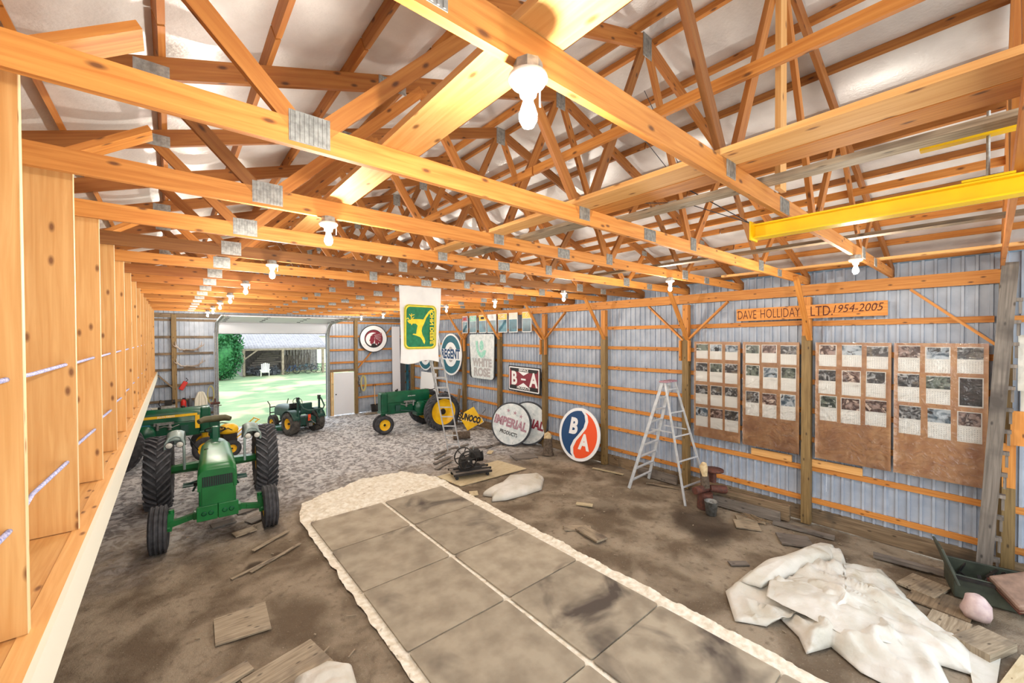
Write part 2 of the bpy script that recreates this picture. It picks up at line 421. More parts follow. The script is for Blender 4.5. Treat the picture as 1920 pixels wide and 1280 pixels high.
# dirt floor
m_, nt_, b_ = _new('dirt'); b_.inputs['Roughness'].default_value = .95; b_.inputs['Specular IOR Level'].default_value = .15
tc_ = N(nt_, 'ShaderNodeTexCoord'); P_ = tc_.outputs['Object']
def nz_(scale, detail=6, dist=0):
    n = N(nt_, 'ShaderNodeTexNoise'); n.inputs['Scale'].default_value = scale; n.inputs['Detail'].default_value = detail; n.inputs['Distortion'].default_value = dist
    L(nt_, P_, n.inputs['Vector']); return n.outputs[0]
def rng_(s, a, b, c=0, d=1):
    n = N(nt_, 'ShaderNodeMapRange'); n.interpolation_type = 'SMOOTHSTEP'
    for i, v in zip((1, 2, 3, 4), (a, b, c, d)): n.inputs[i].default_value = v
    L(nt_, s, n.inputs[0]); return n.outputs[0]
c = mix(nt_, rng_(nz_(1.3, 8, .4), .35, .65), lin((104, 90, 74)), lin((152, 138, 119)))
c = mix(nt_, rng_(nz_(9, 8), .5, .85), c, lin((98, 84, 70)))
c = mix(nt_, rng_(nz_(50, 4), .62, .8), c, lin((172, 158, 140)))
sp_ = N(nt_, 'ShaderNodeSeparateXYZ'); L(nt_, P_, sp_.inputs[0])
def add_(a, b):
    n = N(nt_, 'ShaderNodeMath', operation='ADD'); L(nt_, a, n.inputs[0])
    if isinstance(b, (int, float)): n.inputs[1].default_value = b
    else: L(nt_, b, n.inputs[1])
    return n.outputs[0]
def mul_(a, b):
    n = N(nt_, 'ShaderNodeMath', operation='MULTIPLY'); L(nt_, a, n.inputs[0])
    if isinstance(b, (int, float)): n.inputs[1].default_value = b
    else: L(nt_, b, n.inputs[1])
    return n.outputs[0]
daylit_dust = rng_(add_(sp_.outputs['Y'], mul_(nz_(.8, 4), 3)), 9.5, 14)  # paler towards the door: dust, plus door daylight put into the colour
c = mix(nt_, mul_(daylit_dust, .8), c, mix(nt_, rng_(nz_(7, 7, .8), .4, .62), lin((222, 222, 224)), lin((140, 140, 144))))
def spot(cx, cy, r, k=.7):
    vs_ = N(nt_, 'ShaderNodeVectorMath', operation='DISTANCE'); L(nt_, P_, vs_.inputs[0]); vs_.inputs[1].default_value = (cx, cy, 0)
    return rng_(add_(vs_.outputs['Value'], mul_(nz_(2.2, 5), r*.9)), r*1.05, r*1.75, k, 0)
for cx, cy, r, k in ((8.0, 3.7, .62, .75), (7.6, 3.3, .4, .6), (1.0, 7.75, .14, .8), (1.35, 7.9, .08, .6), (.9, 9.3, .3, .4), (7.2, 5.4, .4, .35)):
    c = mix(nt_, spot(cx, cy, r, k), c, lin((58, 48, 40)))
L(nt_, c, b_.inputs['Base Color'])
hb_ = add_(mul_(nz_(24, 6), .6), mul_(nz_(80, 3), .25))
bp_ = N(nt_, 'ShaderNodeBump'); bp_.inputs['Strength'].default_value = .9; bp_.inputs['Distance'].default_value = .03
L(nt_, hb_, bp_.inputs['Height']); L(nt_, bp_.outputs[0], b_.inputs['Normal'])
M('lawn', (132, 150, 108), (108, 134, 92), .6, .9, bump=(20, .6, .05), c3=(184, 178, 134), s3=.35, l3=.48, h3=.6)

# ------------------------------------------------------------------ the dirt floor
def ground():
    nx, ny = 270, 460
    X = np.linspace(-2.1, 9.9, nx); Y = np.linspace(-1.8, 20.3, ny)
    XX, YY = np.meshgrid(X, Y)
    def vn(s, seed, ax=1, ay=1):
        rs = np.random.RandomState(seed); g = rs.rand(256, 256)
        x = XX*s*ax+50; y = YY*s*ay+50; xi = x.astype(int); yi = y.astype(int); a = x-xi; b = y-yi
        a = a*a*(3-2*a); b = b*b*(3-2*b); q = lambda i, j: g[i % 256, j % 256]
        return (q(xi, yi)*(1-a)+q(xi+1, yi)*a)*(1-b)+(q(xi, yi+1)*(1-a)+q(xi+1, yi+1)*a)*b-.5
    far = np.clip((YY-7.5)/4, 0, 1)
    Z = vn(.8, 1)*.02+vn(2.7, 2)*.024+vn(7, 3)*(.016+.02*far)+vn(15, 4)*(.014+.016*far)+vn(23, 5)*.010
    for k in range(16):                      # wheel ruts with lug marks towards the door
        x0 = -.6+.55*k+.2*math.sin(k*2.1); d = np.abs(XX-(x0+(YY-9)*(3.4-x0)*.045)); w = np.exp(-(d/.16)**2)
        Z += far*w*(-.018+.012*np.sign(np.sin(YY*26+np.sign(XX-x0)*XX*9)))
    Z -= .022
    keep = ((XX > 1.8) & (XX < 5.6) & (YY > -1) & (YY < 10.2)); Z[keep] = np.minimum(Z[keep]*.3-.012, -.004)
    Z = np.minimum(Z, -.002)
    me = bpy.data.meshes.new('floor')
    V = np.stack([XX, YY, Z], -1).reshape(-1, 3)
    i = np.arange(nx-1); j = np.arange(ny-1); I, J = np.meshgrid(i, j); a = (J*nx+I).ravel()
    Fc = np.stack([a, a+1, a+nx+1, a+nx], -1)
    me.vertices.add(len(V)); me.vertices.foreach_set('co', V.ravel())
    me.loops.add(Fc.size); me.loops.foreach_set('vertex_index', Fc.ravel())
    me.polygons.add(len(Fc)); me.polygons.foreach_set('loop_start', np.arange(len(Fc))*4); me.polygons.foreach_set('loop_total', np.full(len(Fc), 4))
    me.polygons.foreach_set('use_smooth', np.ones(len(Fc), bool))
    me.update(); me.validate()
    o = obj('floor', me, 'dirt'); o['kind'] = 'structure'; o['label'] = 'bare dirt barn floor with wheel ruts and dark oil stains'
ground()
g = MB(); g.box((8, 62, -.16), (140, 83.4, .3)); o = obj('lawn', g, 'lawn'); o['kind'] = 'structure'; o['label'] = 'pale green lawn outside the big door'
g = MB(); g.box((4, -2.6, -.2), (14, 2, .3)); g.box((-3.2, 9, -.2), (2.2, 24, .3)); g.box((10.9, 9, -.2), (2.2, 24, .3)); o = obj('ground', g, 'dirt'); o['kind'] = 'structure'; o['label'] = 'dirt ground around the barn walls'

# ------------------------------------------------------------------ walls
def corr(w, h, pitch=.15, d=.034):
    """ribbed sheet, local x 0..w, z 0..h, ribs towards -y"""
    mb = MB(); pts = []; x = 0
    while x < w-1e-6:
        for a, b in ((0, 0), (.52, 0), (.56, -1), (.78, -1), (.82, 0)):
            if x+a*pitch <= w: pts.append((x+a*pitch, b*d))
        x += pitch
    pts.append((w, 0))
    n = len(pts)
    vs = [(x, y, 0) for x, y in pts]+[(x, y, h) for x, y in pts]
    mb.add(vs, [(i, i+1, n+i+1, n+i) for i in range(n-1)])
    return mb
XR, YF = 9.72, 20.06
SHEET = corr(.9, 4.965).mesh('corrugated_sheet'); SHEET.materials.append(MATS['steel_panel'])
wr = thing('wall_right', None, None, kind='structure'); wr['label'] = 'ribbed grey steel side wall on timber posts and girts'
for k in range(24):
    o = obj('corrugated_sheet', SHEET, None, wr, (XR+random.uniform(0, .004), 20.05-k*.9, 0), rot=(0, 0, -math.pi/2))
YP = [-.1+2.44*n for n in range(9)]
GZ = (.46, 1.07, 1.64, 2.22, 2.80, 3.37, 3.94)
def post(x, y, par, rot=0, z1=4.46):
    mb = MB(); mb.box((x, y, 1.85), (.14 if not rot else .15, .15, 3.7)); obj('post', mb, 'treated', par)
    mb = MB(); mb.box((x, y, (3.7+z1)/2), (.13, .14, z1-3.7)); obj('post_top', mb, 'fir', par)
for n, y in enumerate(YP):
    if n == 0: continue
    post(9.58, y, wr)
for i in range(8):
    for k, z in enumerate(GZ):
        mb = MB(); dz = random.uniform(-.02, .02)
        mb.bar((9.68, YP[i]+.07, z+dz), (9.68, YP[i+1]-.07, z+random.uniform(-.015, .015)), .04, .09 if i > 1 else .10)
        o = obj('girt', mb, 'fir', wr); 
for z in (.46, 1.07, 3.94):
    mb = MB(); mb.bar((9.68, -2, z), (9.68, -.2, z), .04, .1); obj('girt', mb, 'fir', wr)
for i in range(4):                                                   # header boards at the eave
    mb = MB(); mb.bar((9.48, -.15+i*5.05, 4.585), (9.48, -.15+(i+1)*5.05-.004, 4.585), .04, .21); obj('header_board', mb, 'fir', wr)
for i in range(4):
    mb = MB(); mb.bar((9.64, -.15+i*5.05, 4.62), (9.64, -.15+(i+1)*5.05-.004, 4.62), .04, .16); obj('header_board', mb, 'fir', wr)
for i in range(5):
    mb = MB(); mb.bar((9.69, -2+i*4.4, .14), (9.69, -2+(i+1)*4.4-.01, .14), .04, .29); obj('skirt_board', mb, 'old_wood', wr)
for n, y in enumerate(YP):
    if 0 < n < 8:
        mb = MB(); mb.bar((9.5, y-.06, 3.62), (8.62, y-.06, 4.78), .04, .09, (0, 1, 0)); obj('knee_brace', mb, 'fir', wr)
for (n, s) in ((0, 1), (2, -1), (2, 1), (4, -1), (4, 1), (6, -1), (6, 1)):
    y = YP[n]+.05*s
    mb = MB(); mb.bar((9.53, y, 3.6 if n else 3.55), (9.53, y+s*.93, 4.47), .04, .085, (1, 0, 0)); obj('knee_brace', mb, 'fir', wr)
    if n: mb = MB(); mb.box((9.50, YP[n]+s*.11, 3.35), (.09, .04, .5)); obj('brace_block', mb, 'fir', wr)
for y0, y1 in ((2.26, 1.5), (3.35, 2.6)):
    mb = MB(); mb.bar((9.64, y0, 1.2), (9.64, y1, 1.2), .04, .14); obj('girt_splice', mb, 'pine', wr)

wb = thing('wall_back', None, None, kind='structure'); wb['label'] = 'ribbed steel end wall around the big door opening'
def sheets(x0, x1, z0, z1, y=YF, par=wb):
    x = x0
    while x < x1-.01:
        w = min(.9, x1-x); o = obj('corrugated_sheet', corr(w, z1-z0), 'steel_panel', par, (x, y+random.uniform(0, .004), z0)); x += w
sheets(-2.1, 1.42, 0, 4.75); sheets(1.42, 5.50, 3.95, 4.75); sheets(5.50, 5.72, 0, 4.75); sheets(5.72, 6.78, 2.06, 4.75); sheets(6.78, 9.75, 0, 4.75)
mb = MB()
mb.prism([(-2.1, 4.75), (9.75, 4.75), (9.75, 4.9), (3.81, 6.95), (-2.1, 4.9)], 0, .02, lambda x, z, y: Vector((x, YF+y, z)))
obj('gable_sheet', mb, 'steel_panel', wb)
for x, w in ((.07, .15), (6.85, .15), (9.3, .14), (-2.0, .15)):
    mb = MB(); mb.box((x, 19.93, 2.3), (w, .14, 4.6)); obj('post', mb, 'treated', wb)
for k, z in enumerate((.75, 1.32, 1.9, 2.5, 3.1, 3.75, 4.4)):
    for x0, x1 in ((-2, 1.4), (6.92, 9.7)):
        mb = MB(); mb.bar((x0, 20.0, z), (x1, 20.0, z+random.uniform(-.02, .02)), .04, .09); obj('girt', mb, 'old_wood' if x0 < 0 else 'fir', wb)
for z in (2.5, 3.1, 3.75, 4.4):
    mb = MB(); mb.bar((5.55, 20.0, z), (6.78, 20.0, z), .04, .09); obj('girt', mb, 'fir', wb)
mb = MB(); mb.bar((-.42, 19.9, 2.35), (.0, 19.9, 1.85), .04, .14, (0, 1, 0)); obj('diagonal_brace', mb, 'old_wood', wb)
mb = MB(); mb.bar((6.93, 19.88, 2.2), (8.65, 19.88, 4.2), .04, .13, (0, 1, 0)); obj('diagonal_brace', mb, 'fir', wb)
mb = MB(); mb.bar((5.52, 19.95, 2.12), (6.8, 19.95, 2.12), .04, .12); obj('door_header', mb, 'old_wood', wb)
for x in (5.78, 5.70):
    mb = MB(); mb.box((x, 19.97, 1.05), (.05, .06, 2.1)); obj('door_jamb', mb, 'pine', wb)
for i in range(6):                                                   # boarded strip left of the small door
    mb = MB(); mb.box((5.60, 19.98, .17+i*.33), (.16, .03, .32)); obj('board', mb, 'grey_wood', wb)
mb = MB(); mb.bar((-2.1, 19.9, 4.56), (9.7, 19.9, 4.56), .05, .16); obj('header_board', mb, 'old_wood', wb)

d1 = thing('door_1', None, None, (6.28, 19.93, .03), kind='structure'); d1['label'] = 'small white walk door right of the big opening'
mb = MB(); mb.box((0, 0, 1.0), (.93, .045, 1.98)); obj('door_leaf', mb, 'door_white', d1, bevel=.004)
mb = MB(); mb.lathe([(.001, -.075), (.028, -.07), (.03, -.05), (.012, -.035), (.012, -.02), (.032, -.018), (.001, -.017)], (-.38, 0, .98), 'y', 14); obj('door_knob', mb, 'black', d1)

d2 = thing('door_2', None, None, (3.45, 19.8, 0), kind='structure'); d2['label'] = 'white overhead sectional door rolled up on galvanised tracks'
DW = 4.06
for k in range(5):                                                   # opened sections lying under the ceiling
    if k == 0:
        p0, p1 = Vector((0, .02, 3.88)), Vector((0, -.30, 4.30))
    else:
        p0, p1 = Vector((0, -.32-(k-1)*.55, 4.32+.035*(k-1))), Vector((0, -.32-k*.55+.01, 4.32+.035*k))
    d = (p1-p0); nrm = Vector((0, -d.z, d.y)).normalized()
    mb = MB(); P = []
    for z in (0, .045):
        for q in (p0, p1):
            for sx in (-1, 1): P.append(q+Vector((sx*DW/2, 0, 0))+nrm*z*-1)
    mb.hexa([P[0], P[1], P[2], P[3], P[4], P[5], P[6], P[7]])
    obj('door_section', mb, 'door_white', d2)
    for x in (-1.9, -.68, .68, 1.9):
        if k: mb = MB(); mb.box((x, p1.y+.03, p1.z-.012), (.12, .05, .02)); obj('hinge', mb, 'steel_dark', d2)
for s in (-1, 1):
    x = s*(DW/2+.03)
    pts = [(x, -.05, .05), (x, -.05, 3.7)]+[(x, -.05-.55*(1-math.cos(t)), 3.7+.62*math.sin(t)) for t in [math.radians(a) for a in (15, 30, 45, 60, 75, 90)]]+[(x, -2.9, 4.47)]
    for dx in (0, s*.07):
        mb = MB(); mb.tube([(p[0]+dx, p[1]+(0 if dx == 0 else .02), p[2]) for p in pts], .028, 6); obj('track', mb, 'zinc', d2)
    mb = MB(); mb.box((x+s*.06, .1, 1.95), (.12, .06, 3.9)); obj('jamb_trim', mb, 'steel_panel', d2)
    mb = MB()
    for q in range(14): mb.box((x, -.75-q*.15, 4.40+q*.005), (.035, .05, .02))
    obj('track_bolts', mb, 'steel_dark', d2)
mb = MB(); mb.box((0, .2, 3.93), (4.3, .12, .14)); obj('opening_trim', mb, 'steel_panel', d2)

wo = thing('wall_outer', None, None, kind='structure'); wo['label'] = 'ribbed steel wall beyond the loft studs'
for k in range(24):
    obj('corrugated_sheet', SHEET, None, wo, (-2.12, -1.55+k*.9, 0), rot=(0, 0, math.pi/2))
for n, y in enumerate(YP):
    mb = MB(); mb.box((-1.98, y, 2.3), (.14, .14, 4.6)); obj('post', mb, 'fir', wo)
for z in (.46, 1.64, 2.8, 3.37, 3.94, 4.6):
    mb = MB(); mb.bar((-2.06, -1.5, z), (-2.06, 19.9, z), .04, .1); obj('girt', mb, 'fir', wo)

# ------------------------------------------------------------------ loft edge: studs, plate, deck
wl = thing('wall_left', None, None, kind='structure'); wl['label'] = 'open wall of wide pine studs on the loft edge'
for k in range(0, 16):
    y = T(k)+.30
    mb = MB(); mb.box((-.595, y, 3.68), (.23, .038, 2.44)); st = obj('stud', mb, 'pine', wl)
    mb = MB(); mb.box((-.479, y, 3.68), (.003, .038, 2.44)); obj('planed_edge', mb, 'pine_edge', st)
mb = MB(); mb.box((-.575, 9.2, 2.435), (.27, 21.4, .038), ax=1); obj('bottom_plate', mb, 'pine', wl)
mb = MB(); mb.bar((-.43, -1.5, 2.34), (-.43, 19.95, 2.34), .045, .235); obj('rim_board', mb, 'cream', wl)
mb = MB(); mb.bar((-.47, -1.5, 2.444), (-.47, 19.95, 2.444), .08, .03); obj('plate_lip', mb, 'pine', wl)
for i in range(9):
    mb = MB(); mb.box((-1.28, -.3+i*2.44, 2.40), (1.56, 2.42, .02), ax=1); o = obj('loft_floor', mb, 'pine'); o['kind'] = 'structure'; o['label'] = 'pine plywood sheet of the loft floor behind the studs'
for i in range(8):
    mb = MB(); mb.box((-1.27, .5+i*2.44, 2.27), (1.6, .04, .22)); obj('floor_joist', mb, 'old_wood', wl)

# ------------------------------------------------------------------ roof: trusses, purlins, insulation
ce = thing('ceiling', None, None, kind='structure'); ce['label'] = 'gable roof of timber trusses under silver bubble insulation'
XA, XL0, XR0, ZA, ZE = 3.81, -2.03, 9.65, 6.84, 4.90
SLP = (ZA-ZE)/(XA-XL0)
def ztop(x): return ZA-abs(x-XA)*SLP
def member(p0, p1, h):
    mb = MB(); mb.bar((p0[0], 0, p0[1]), (p1[0], 0, p1[1]), h, .038, (0, 1, 0)); return mb
c4 = .09
MEMB = [('bottom_chord', (XL0, 4.77), (XR0, 4.77), .14)]
MEMB += [('top_chord', (XL0-.1, ztop(XL0-.1)-.075), (XA-.01, ZA-.075), .14), ('top_chord', (XR0+.1, ztop(XR0+.1)-.075), (XA+.01, ZA-.075), .14)]
bn = [.57, 2.80, 4.82, 7.05]; tn = [-.08, 1.87, 5.75, 7.70]
for a, b in ((bn[0], tn[0]), (bn[0], tn[1]), (bn[1], tn[1]), (bn[3], tn[3]), (bn[3], tn[2]), (bn[2], tn[2])):
    s = .05*(1 if b > a else -1)
    MEMB.append(('web', (a+s, 4.80), (b, ztop(b)-.12), c4))
MEMB += [('web', (bn[1]+.05, 4.80), (XA-.05, ZA-.16), c4), ('web', (bn[2]-.05, 4.80), (XA+.05, ZA-.16), c4)]
TM = [(n, member(a, b, h).mesh(n)) for n, a, b, h in MEMB]
for n, me in TM: me.materials.append(MATS['fir'])
def plate(x, z, w, h):
    mb = MB()
    mb.box((x, -.021, z), (w, .003, h)); k = int(w/.022)
    for i in range(k): mb.box((x-w/2+.011+i*.022, -.024, z), (.008, .004, h*.94))
    return mb
PL = [plate(bn[0], 4.80, .20, .16), plate(bn[1], 4.81, .14, .15), plate(bn[2], 4.81, .14, .15), plate(bn[3], 4.80, .20, .16),
      plate(XA, ZA-.13, .16, .24), plate(XA+.05, 4.77, .22, .12), plate(tn[0], ztop(tn[0])-.09, .18, .1), plate(tn[1]-.3, ztop(tn[1]-.3)-.09, .26, .1), plate(tn[3], ztop(tn[3])-.09, .18, .1), plate(7.9, 4.77, .2, .12)]
PM = [p.mesh('gusset_plate') for p in PL]
for p in PM: p.materials.append(MATS['zinc'])
for k in range(-1, 16):
    tr_ = part_empty('roof_truss', ce, (0, T(k)+(.12 if k == 15 else 0) - (.25 if k == 15 else 0), 0))
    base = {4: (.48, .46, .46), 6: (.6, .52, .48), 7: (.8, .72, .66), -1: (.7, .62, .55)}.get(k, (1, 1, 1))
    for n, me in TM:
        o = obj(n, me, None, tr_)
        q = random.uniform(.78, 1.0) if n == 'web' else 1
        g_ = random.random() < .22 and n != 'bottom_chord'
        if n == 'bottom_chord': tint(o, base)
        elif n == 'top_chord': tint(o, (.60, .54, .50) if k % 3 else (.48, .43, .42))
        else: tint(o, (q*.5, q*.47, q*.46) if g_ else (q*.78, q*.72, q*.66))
    for me in PM: obj('gusset_plate', me, None, tr_)
PX = [XA+.16+i*.615 for i in range(10)]
for sgn in (1, -1):
    xs = [XA+sgn*(p-XA) for p in PX]
    ang = math.atan(SLP)*sgn
    for x in xs:
        z = ztop(x)+.045/math.cos(ang)
        for y0 in (-1.7, 3.2, 8.1, 13.0):
            mb = MB(); mb.bar((x, y0, z), (x, y0+4.88, z), .038, .088, (math.sin(ang), 0, math.cos(ang))); o = obj('purlin', mb, 'fir', ce)
            q = random.uniform(.5, .85); tint(o, (q, q*.95, q*.9))
    XX_ = [XA]+xs+[XA+sgn*6.1]
    for a, b in zip(XX_[:-1], XX_[1:]):
        last = b == XX_[-1]
        def fn(u, v, a=a, b=b):
            x = a+(b-a)*u; y = -1.9+21.95*v
            sag = .035*math.sin(math.pi*u)*(1+.6*nz2(x*.5, y, .9))+.012*nz2(x, y, 3.1)
            return (x, y, ztop(x)+.10-sag)
        mb = MB(); mb.grid(5, 90, fn); obj('insulation_sheet', mb, 'eave_metal' if last else 'foil', ce)
# boards lying on the bottom chords and long braces
for x0, x1, y0, y1, z, mm in ((.96, 1.20, -.8, 2.42, 4.862, 'pine'), (.98, 1.19, 2.5, 4.9, 4.862, 'pine'), (2.64, 2.88, -1.5, 2.52, 4.862, 'pine'), (2.89, 3.10, -1.5, 2.5, 4.86, 'fir'),
                              (3.36, 3.50, -1.5, 2.6, 4.862, 'scrap'), (2.66, 2.86, 2.56, 4.9, 4.862, 'pine'), (3.1, 3.3, 2.7, 5.1, 4.862, 'scrap'), (6.1, 6.24, -1.5, 4.9, 4.865, 'old_wood'), (8.2, 8.3, -1.5, 3.4, 4.862, 'pine')):
    mb = MB(); mb.box(((x0+x1)/2, (y0+y1)/2, z), (x1-x0, y1-y0, .038), ax=1); obj('runner_board', mb, mm, ce)
for y0 in (-1.6, 3.3, 8.2, 13.1):
    mb = MB(); mb.bar((3.10, y0, 5.55), (3.10, y0+4.88, 5.55), .038, .088); obj('lateral_brace', mb, 'fir', ce)
    mb = MB(); mb.bar((6.4, y0, 5.45), (6.4, y0+4.88, 5.45), .038, .088); obj('lateral_brace', mb, 'fir', ce)
mb = MB(); mb.bar((3.69, 1.08, 4.85), (3.69, 1.08, 6.75), .14, .038, (0, 1, 0)); obj('king_board', mb, 'pine', ce)
for k in (1, 2, 4):
    mb = MB(); mb.bar((-.58, T(k)+.34, 4.95-.1), (-.1, T(k)+.34, 5.2-.02), .04, .19, (0, 1, 0)); obj('splice_board', mb, 'fir', ce)
# ------------------------------------------------------------------ bare bulbs under the trusses
def bulb(x, y, label, tilt=0):
    t = thing('ceiling_bulb', label, 'light bulb', (x, y, 4.70), (0, 0, tilt), group='bare bulbs under the trusses')
    mb = MB(); mb.lathe([(.001, 0), (.052, 0), (.054, -.012), (.054, -.048), (.001, -.048)], n=8, smooth=False); obj('junction_box', mb, 'zinc', t)
    mb = MB(); mb.lathe([(.001, -.048), (.07, -.048), (.073, -.06), (.06, -.078), (.036, -.084), (.031, -.118), (.001, -.118)], n=24); obj('lampholder', mb, 'porcelain', t)
    mb = MB(); mb.tube([(.06, 0, -.07), (.064, .005, -.10), (.061, 0, -.135)], .0035, 6); obj('pull_switch', mb, 'white', t)
    mb = MB(); mb.lathe([(.001, -.112), (.017, -.115), (.019, -.14), (.026, -.16), (.034, -.185), (.033, -.205), (.02, -.228), (.001, -.234)], n=20); b = obj('bulb', mb, 'lit_bulb', t)
    b.visible_shadow = True
    ld = bpy.data.lights.new('bulb_light', 'POINT'); ld.energy = BULB_W; ld.color = (1, .93, .82); ld.shadow_soft_size = .05
    lo_ = bpy.data.objects.new('bulb_light', ld); COL.objects.link(lo_); lo_.parent = t; lo_.location = (0, 0, -.29)
ORD = ['nearest', 'second', 'third', 'fourth', 'fifth', 'sixth', 'seventh', 'farthest']
for i in range(8):
    y = T(2*i)
    bulb(1.0, y-.03, f'{ORD[i]} glowing bare bulb in the left row above the studs side')
    bulb(6.5, y-.03, f'{ORD[i]} glowing bare bulb in the right row towards the calendar wall')
# ------------------------------------------------------------------ tractors
def wheel(par, name, c, R, w, rim, lug='chevron', rimmat='yellow', tyre='tyre', n=48, spin=1, disc_out=1, steer=0):
    """tyre around the y axis with its rim; disc_out=+1: dish faces +y"""
    mb = MB(); h = w/2
    prof = [(rim, -h*.72), (rim+.25*(R-rim), -h*.95), (rim+.6*(R-rim), -h), (R*.965, -h*.86), (R*.985, -h*.5), (R*.99, 0), (R*.985, h*.5), (R*.965, h*.86), (rim+.6*(R-rim), h), (rim+.25*(R-rim), h*.95), (rim, h*.72), (rim-.01, 0), (rim, -h*.72)]
    mb.lathe(prof, (0, 0, 0), 'y', n)
    lg = None
    if lug == 'chevron':
        lg = MB()
        K = int(2*math.pi*R/.155)
        for k in range(K):
            for s in (-1, 1):
                a0 = 2*math.pi*(k+(.5 if s > 0 else 0))/K
                pts = []
                for q in range(4):
                    u = q/3; y = s*h*(.04+.94*u); a = a0-spin*(.30*(1-u))*(.75/R)
                    rr = R*(1.0 if u < .8 else .975)
                    pts.append((y, a, rr))
                for (y0, a_0, r_0), (y1, a_1, r_1) in zip(pts[:-1], pts[1:]):
                    P = []
                    da = .021/R
                    for rr_ in (-.012, .034):
                        for dd in (-da, da):
                            for (yy, aa, rad) in ((y0, a_0, r_0), (y1, a_1, r_1)):
                                P.append(((rad+rr_)*math.cos(aa+dd), yy, (rad+rr_)*math.sin(aa+dd)))
                    lg.hexa(P)
    elif lug == 'rib':
        for y in (-.75, -.25, .25, .75):
            mb.lathe([(R*.97, h*y*.95-h*.13), (R+.012, h*y*.95-h*.11), (R+.012, h*y*.95+h*.11), (R*.97, h*y*.95+h*.13)], (0, 0, 0), 'y', n)
    elif lug == 'turf':
        K = 44
        for k in range(K):
            for j in range(5):
                a = 2*math.pi*(k+.5*(j % 2))/K; y = (j-2)*h*.4
                mb.box((R*1.0*math.cos(a), y, R*1.0*math.sin(a)), (.03, h*.26, .03), Matrix.Rotation(-a, 3, 'Y'))
    t = obj(name, mb, tyre, par, c, rot=(0, 0, steer))
    if lg: o = obj('tyre_lugs', lg, 'lug', t); o['kind'] = 'stuff'
    mb = MB(); s = disc_out
    mb.lathe([(rim*1.04, s*h*.78), (rim*.97, s*h*.74), (rim*.93, s*h*.35), (rim*.88, s*h*.18), (rim*.5, s*h*.10), (rim*.34, s*h*.30), (.001, s*h*.30)], (0, 0, 0), 'y', 32)
    mb.lathe([(rim*1.04, -s*h*.78), (rim*.97, -s*h*.74), (rim*.92, -s*h*.3), (rim*.88, s*h*.10), (.001, s*h*.02)], (0, 0, 0), 'y', 32)
    for k in range(6):
        a = k*math.pi/3; mb.cyl((rim*.62*math.cos(a), s*h*.1, rim*.62*math.sin(a)), (rim*.62*math.cos(a), s*h*.32, rim*.62*math.sin(a)), .022, n=6)
    obj('wheel_disc', mb, rimmat, t)
    mb = MB(); mb.cyl((0, s*h*.25, 0), (0, s*h*.62, 0), rim*.26, rim*.2, n=12); obj('hub', mb, 'black_iron' if rimmat == 'yellow' else rimmat, t)
    return t
def hood_shell(x0, x1, w, z0, z1, r, nose=0, n=8, taper=0):
    """rounded-top hood, open below"""
    mb = MB(); secs = []
    st = [(x0, 0), (x0+(x1-x0)*.33, 0), (x0+(x1-x0)*.66, 0), (x1-nose*.5, .10), (x1-nose*.15, .42), (x1, 1)]
    for x, k in st:
        ww = w-(taper*(1-(x-x0)/(x1-x0))); zt = z1-k*nose*.45; P = [(x, -ww/2, z0)]
        rr = r
        for i in range(n+1):
            a = math.pi-math.pi/2*i/n; P.append((x, -ww/2+rr+rr*math.cos(a), zt-rr+rr*math.sin(a)))
        for i in range(n+1):
            a = math.pi/2-math.pi/2*i/n; P.append((x, ww/2-rr+rr*math.cos(a), zt-rr+rr*math.sin(a)))
        P.append((x, ww/2, z0)); secs.append(P)
    m = len(secs[0]); vs = [p for s in secs for p in s]; fs = []
    for i in range(len(secs)-1):
        for j in range(m-1): fs.append((i*m+j, i*m+j+1, (i+1)*m+j+1, (i+1)*m+j))
    mb.add(vs, fs, None, True)
    mb.add(secs[-1], [tuple(range(m))]); mb.add(secs[0], [tuple(range(m))[::-1]])
    return mb

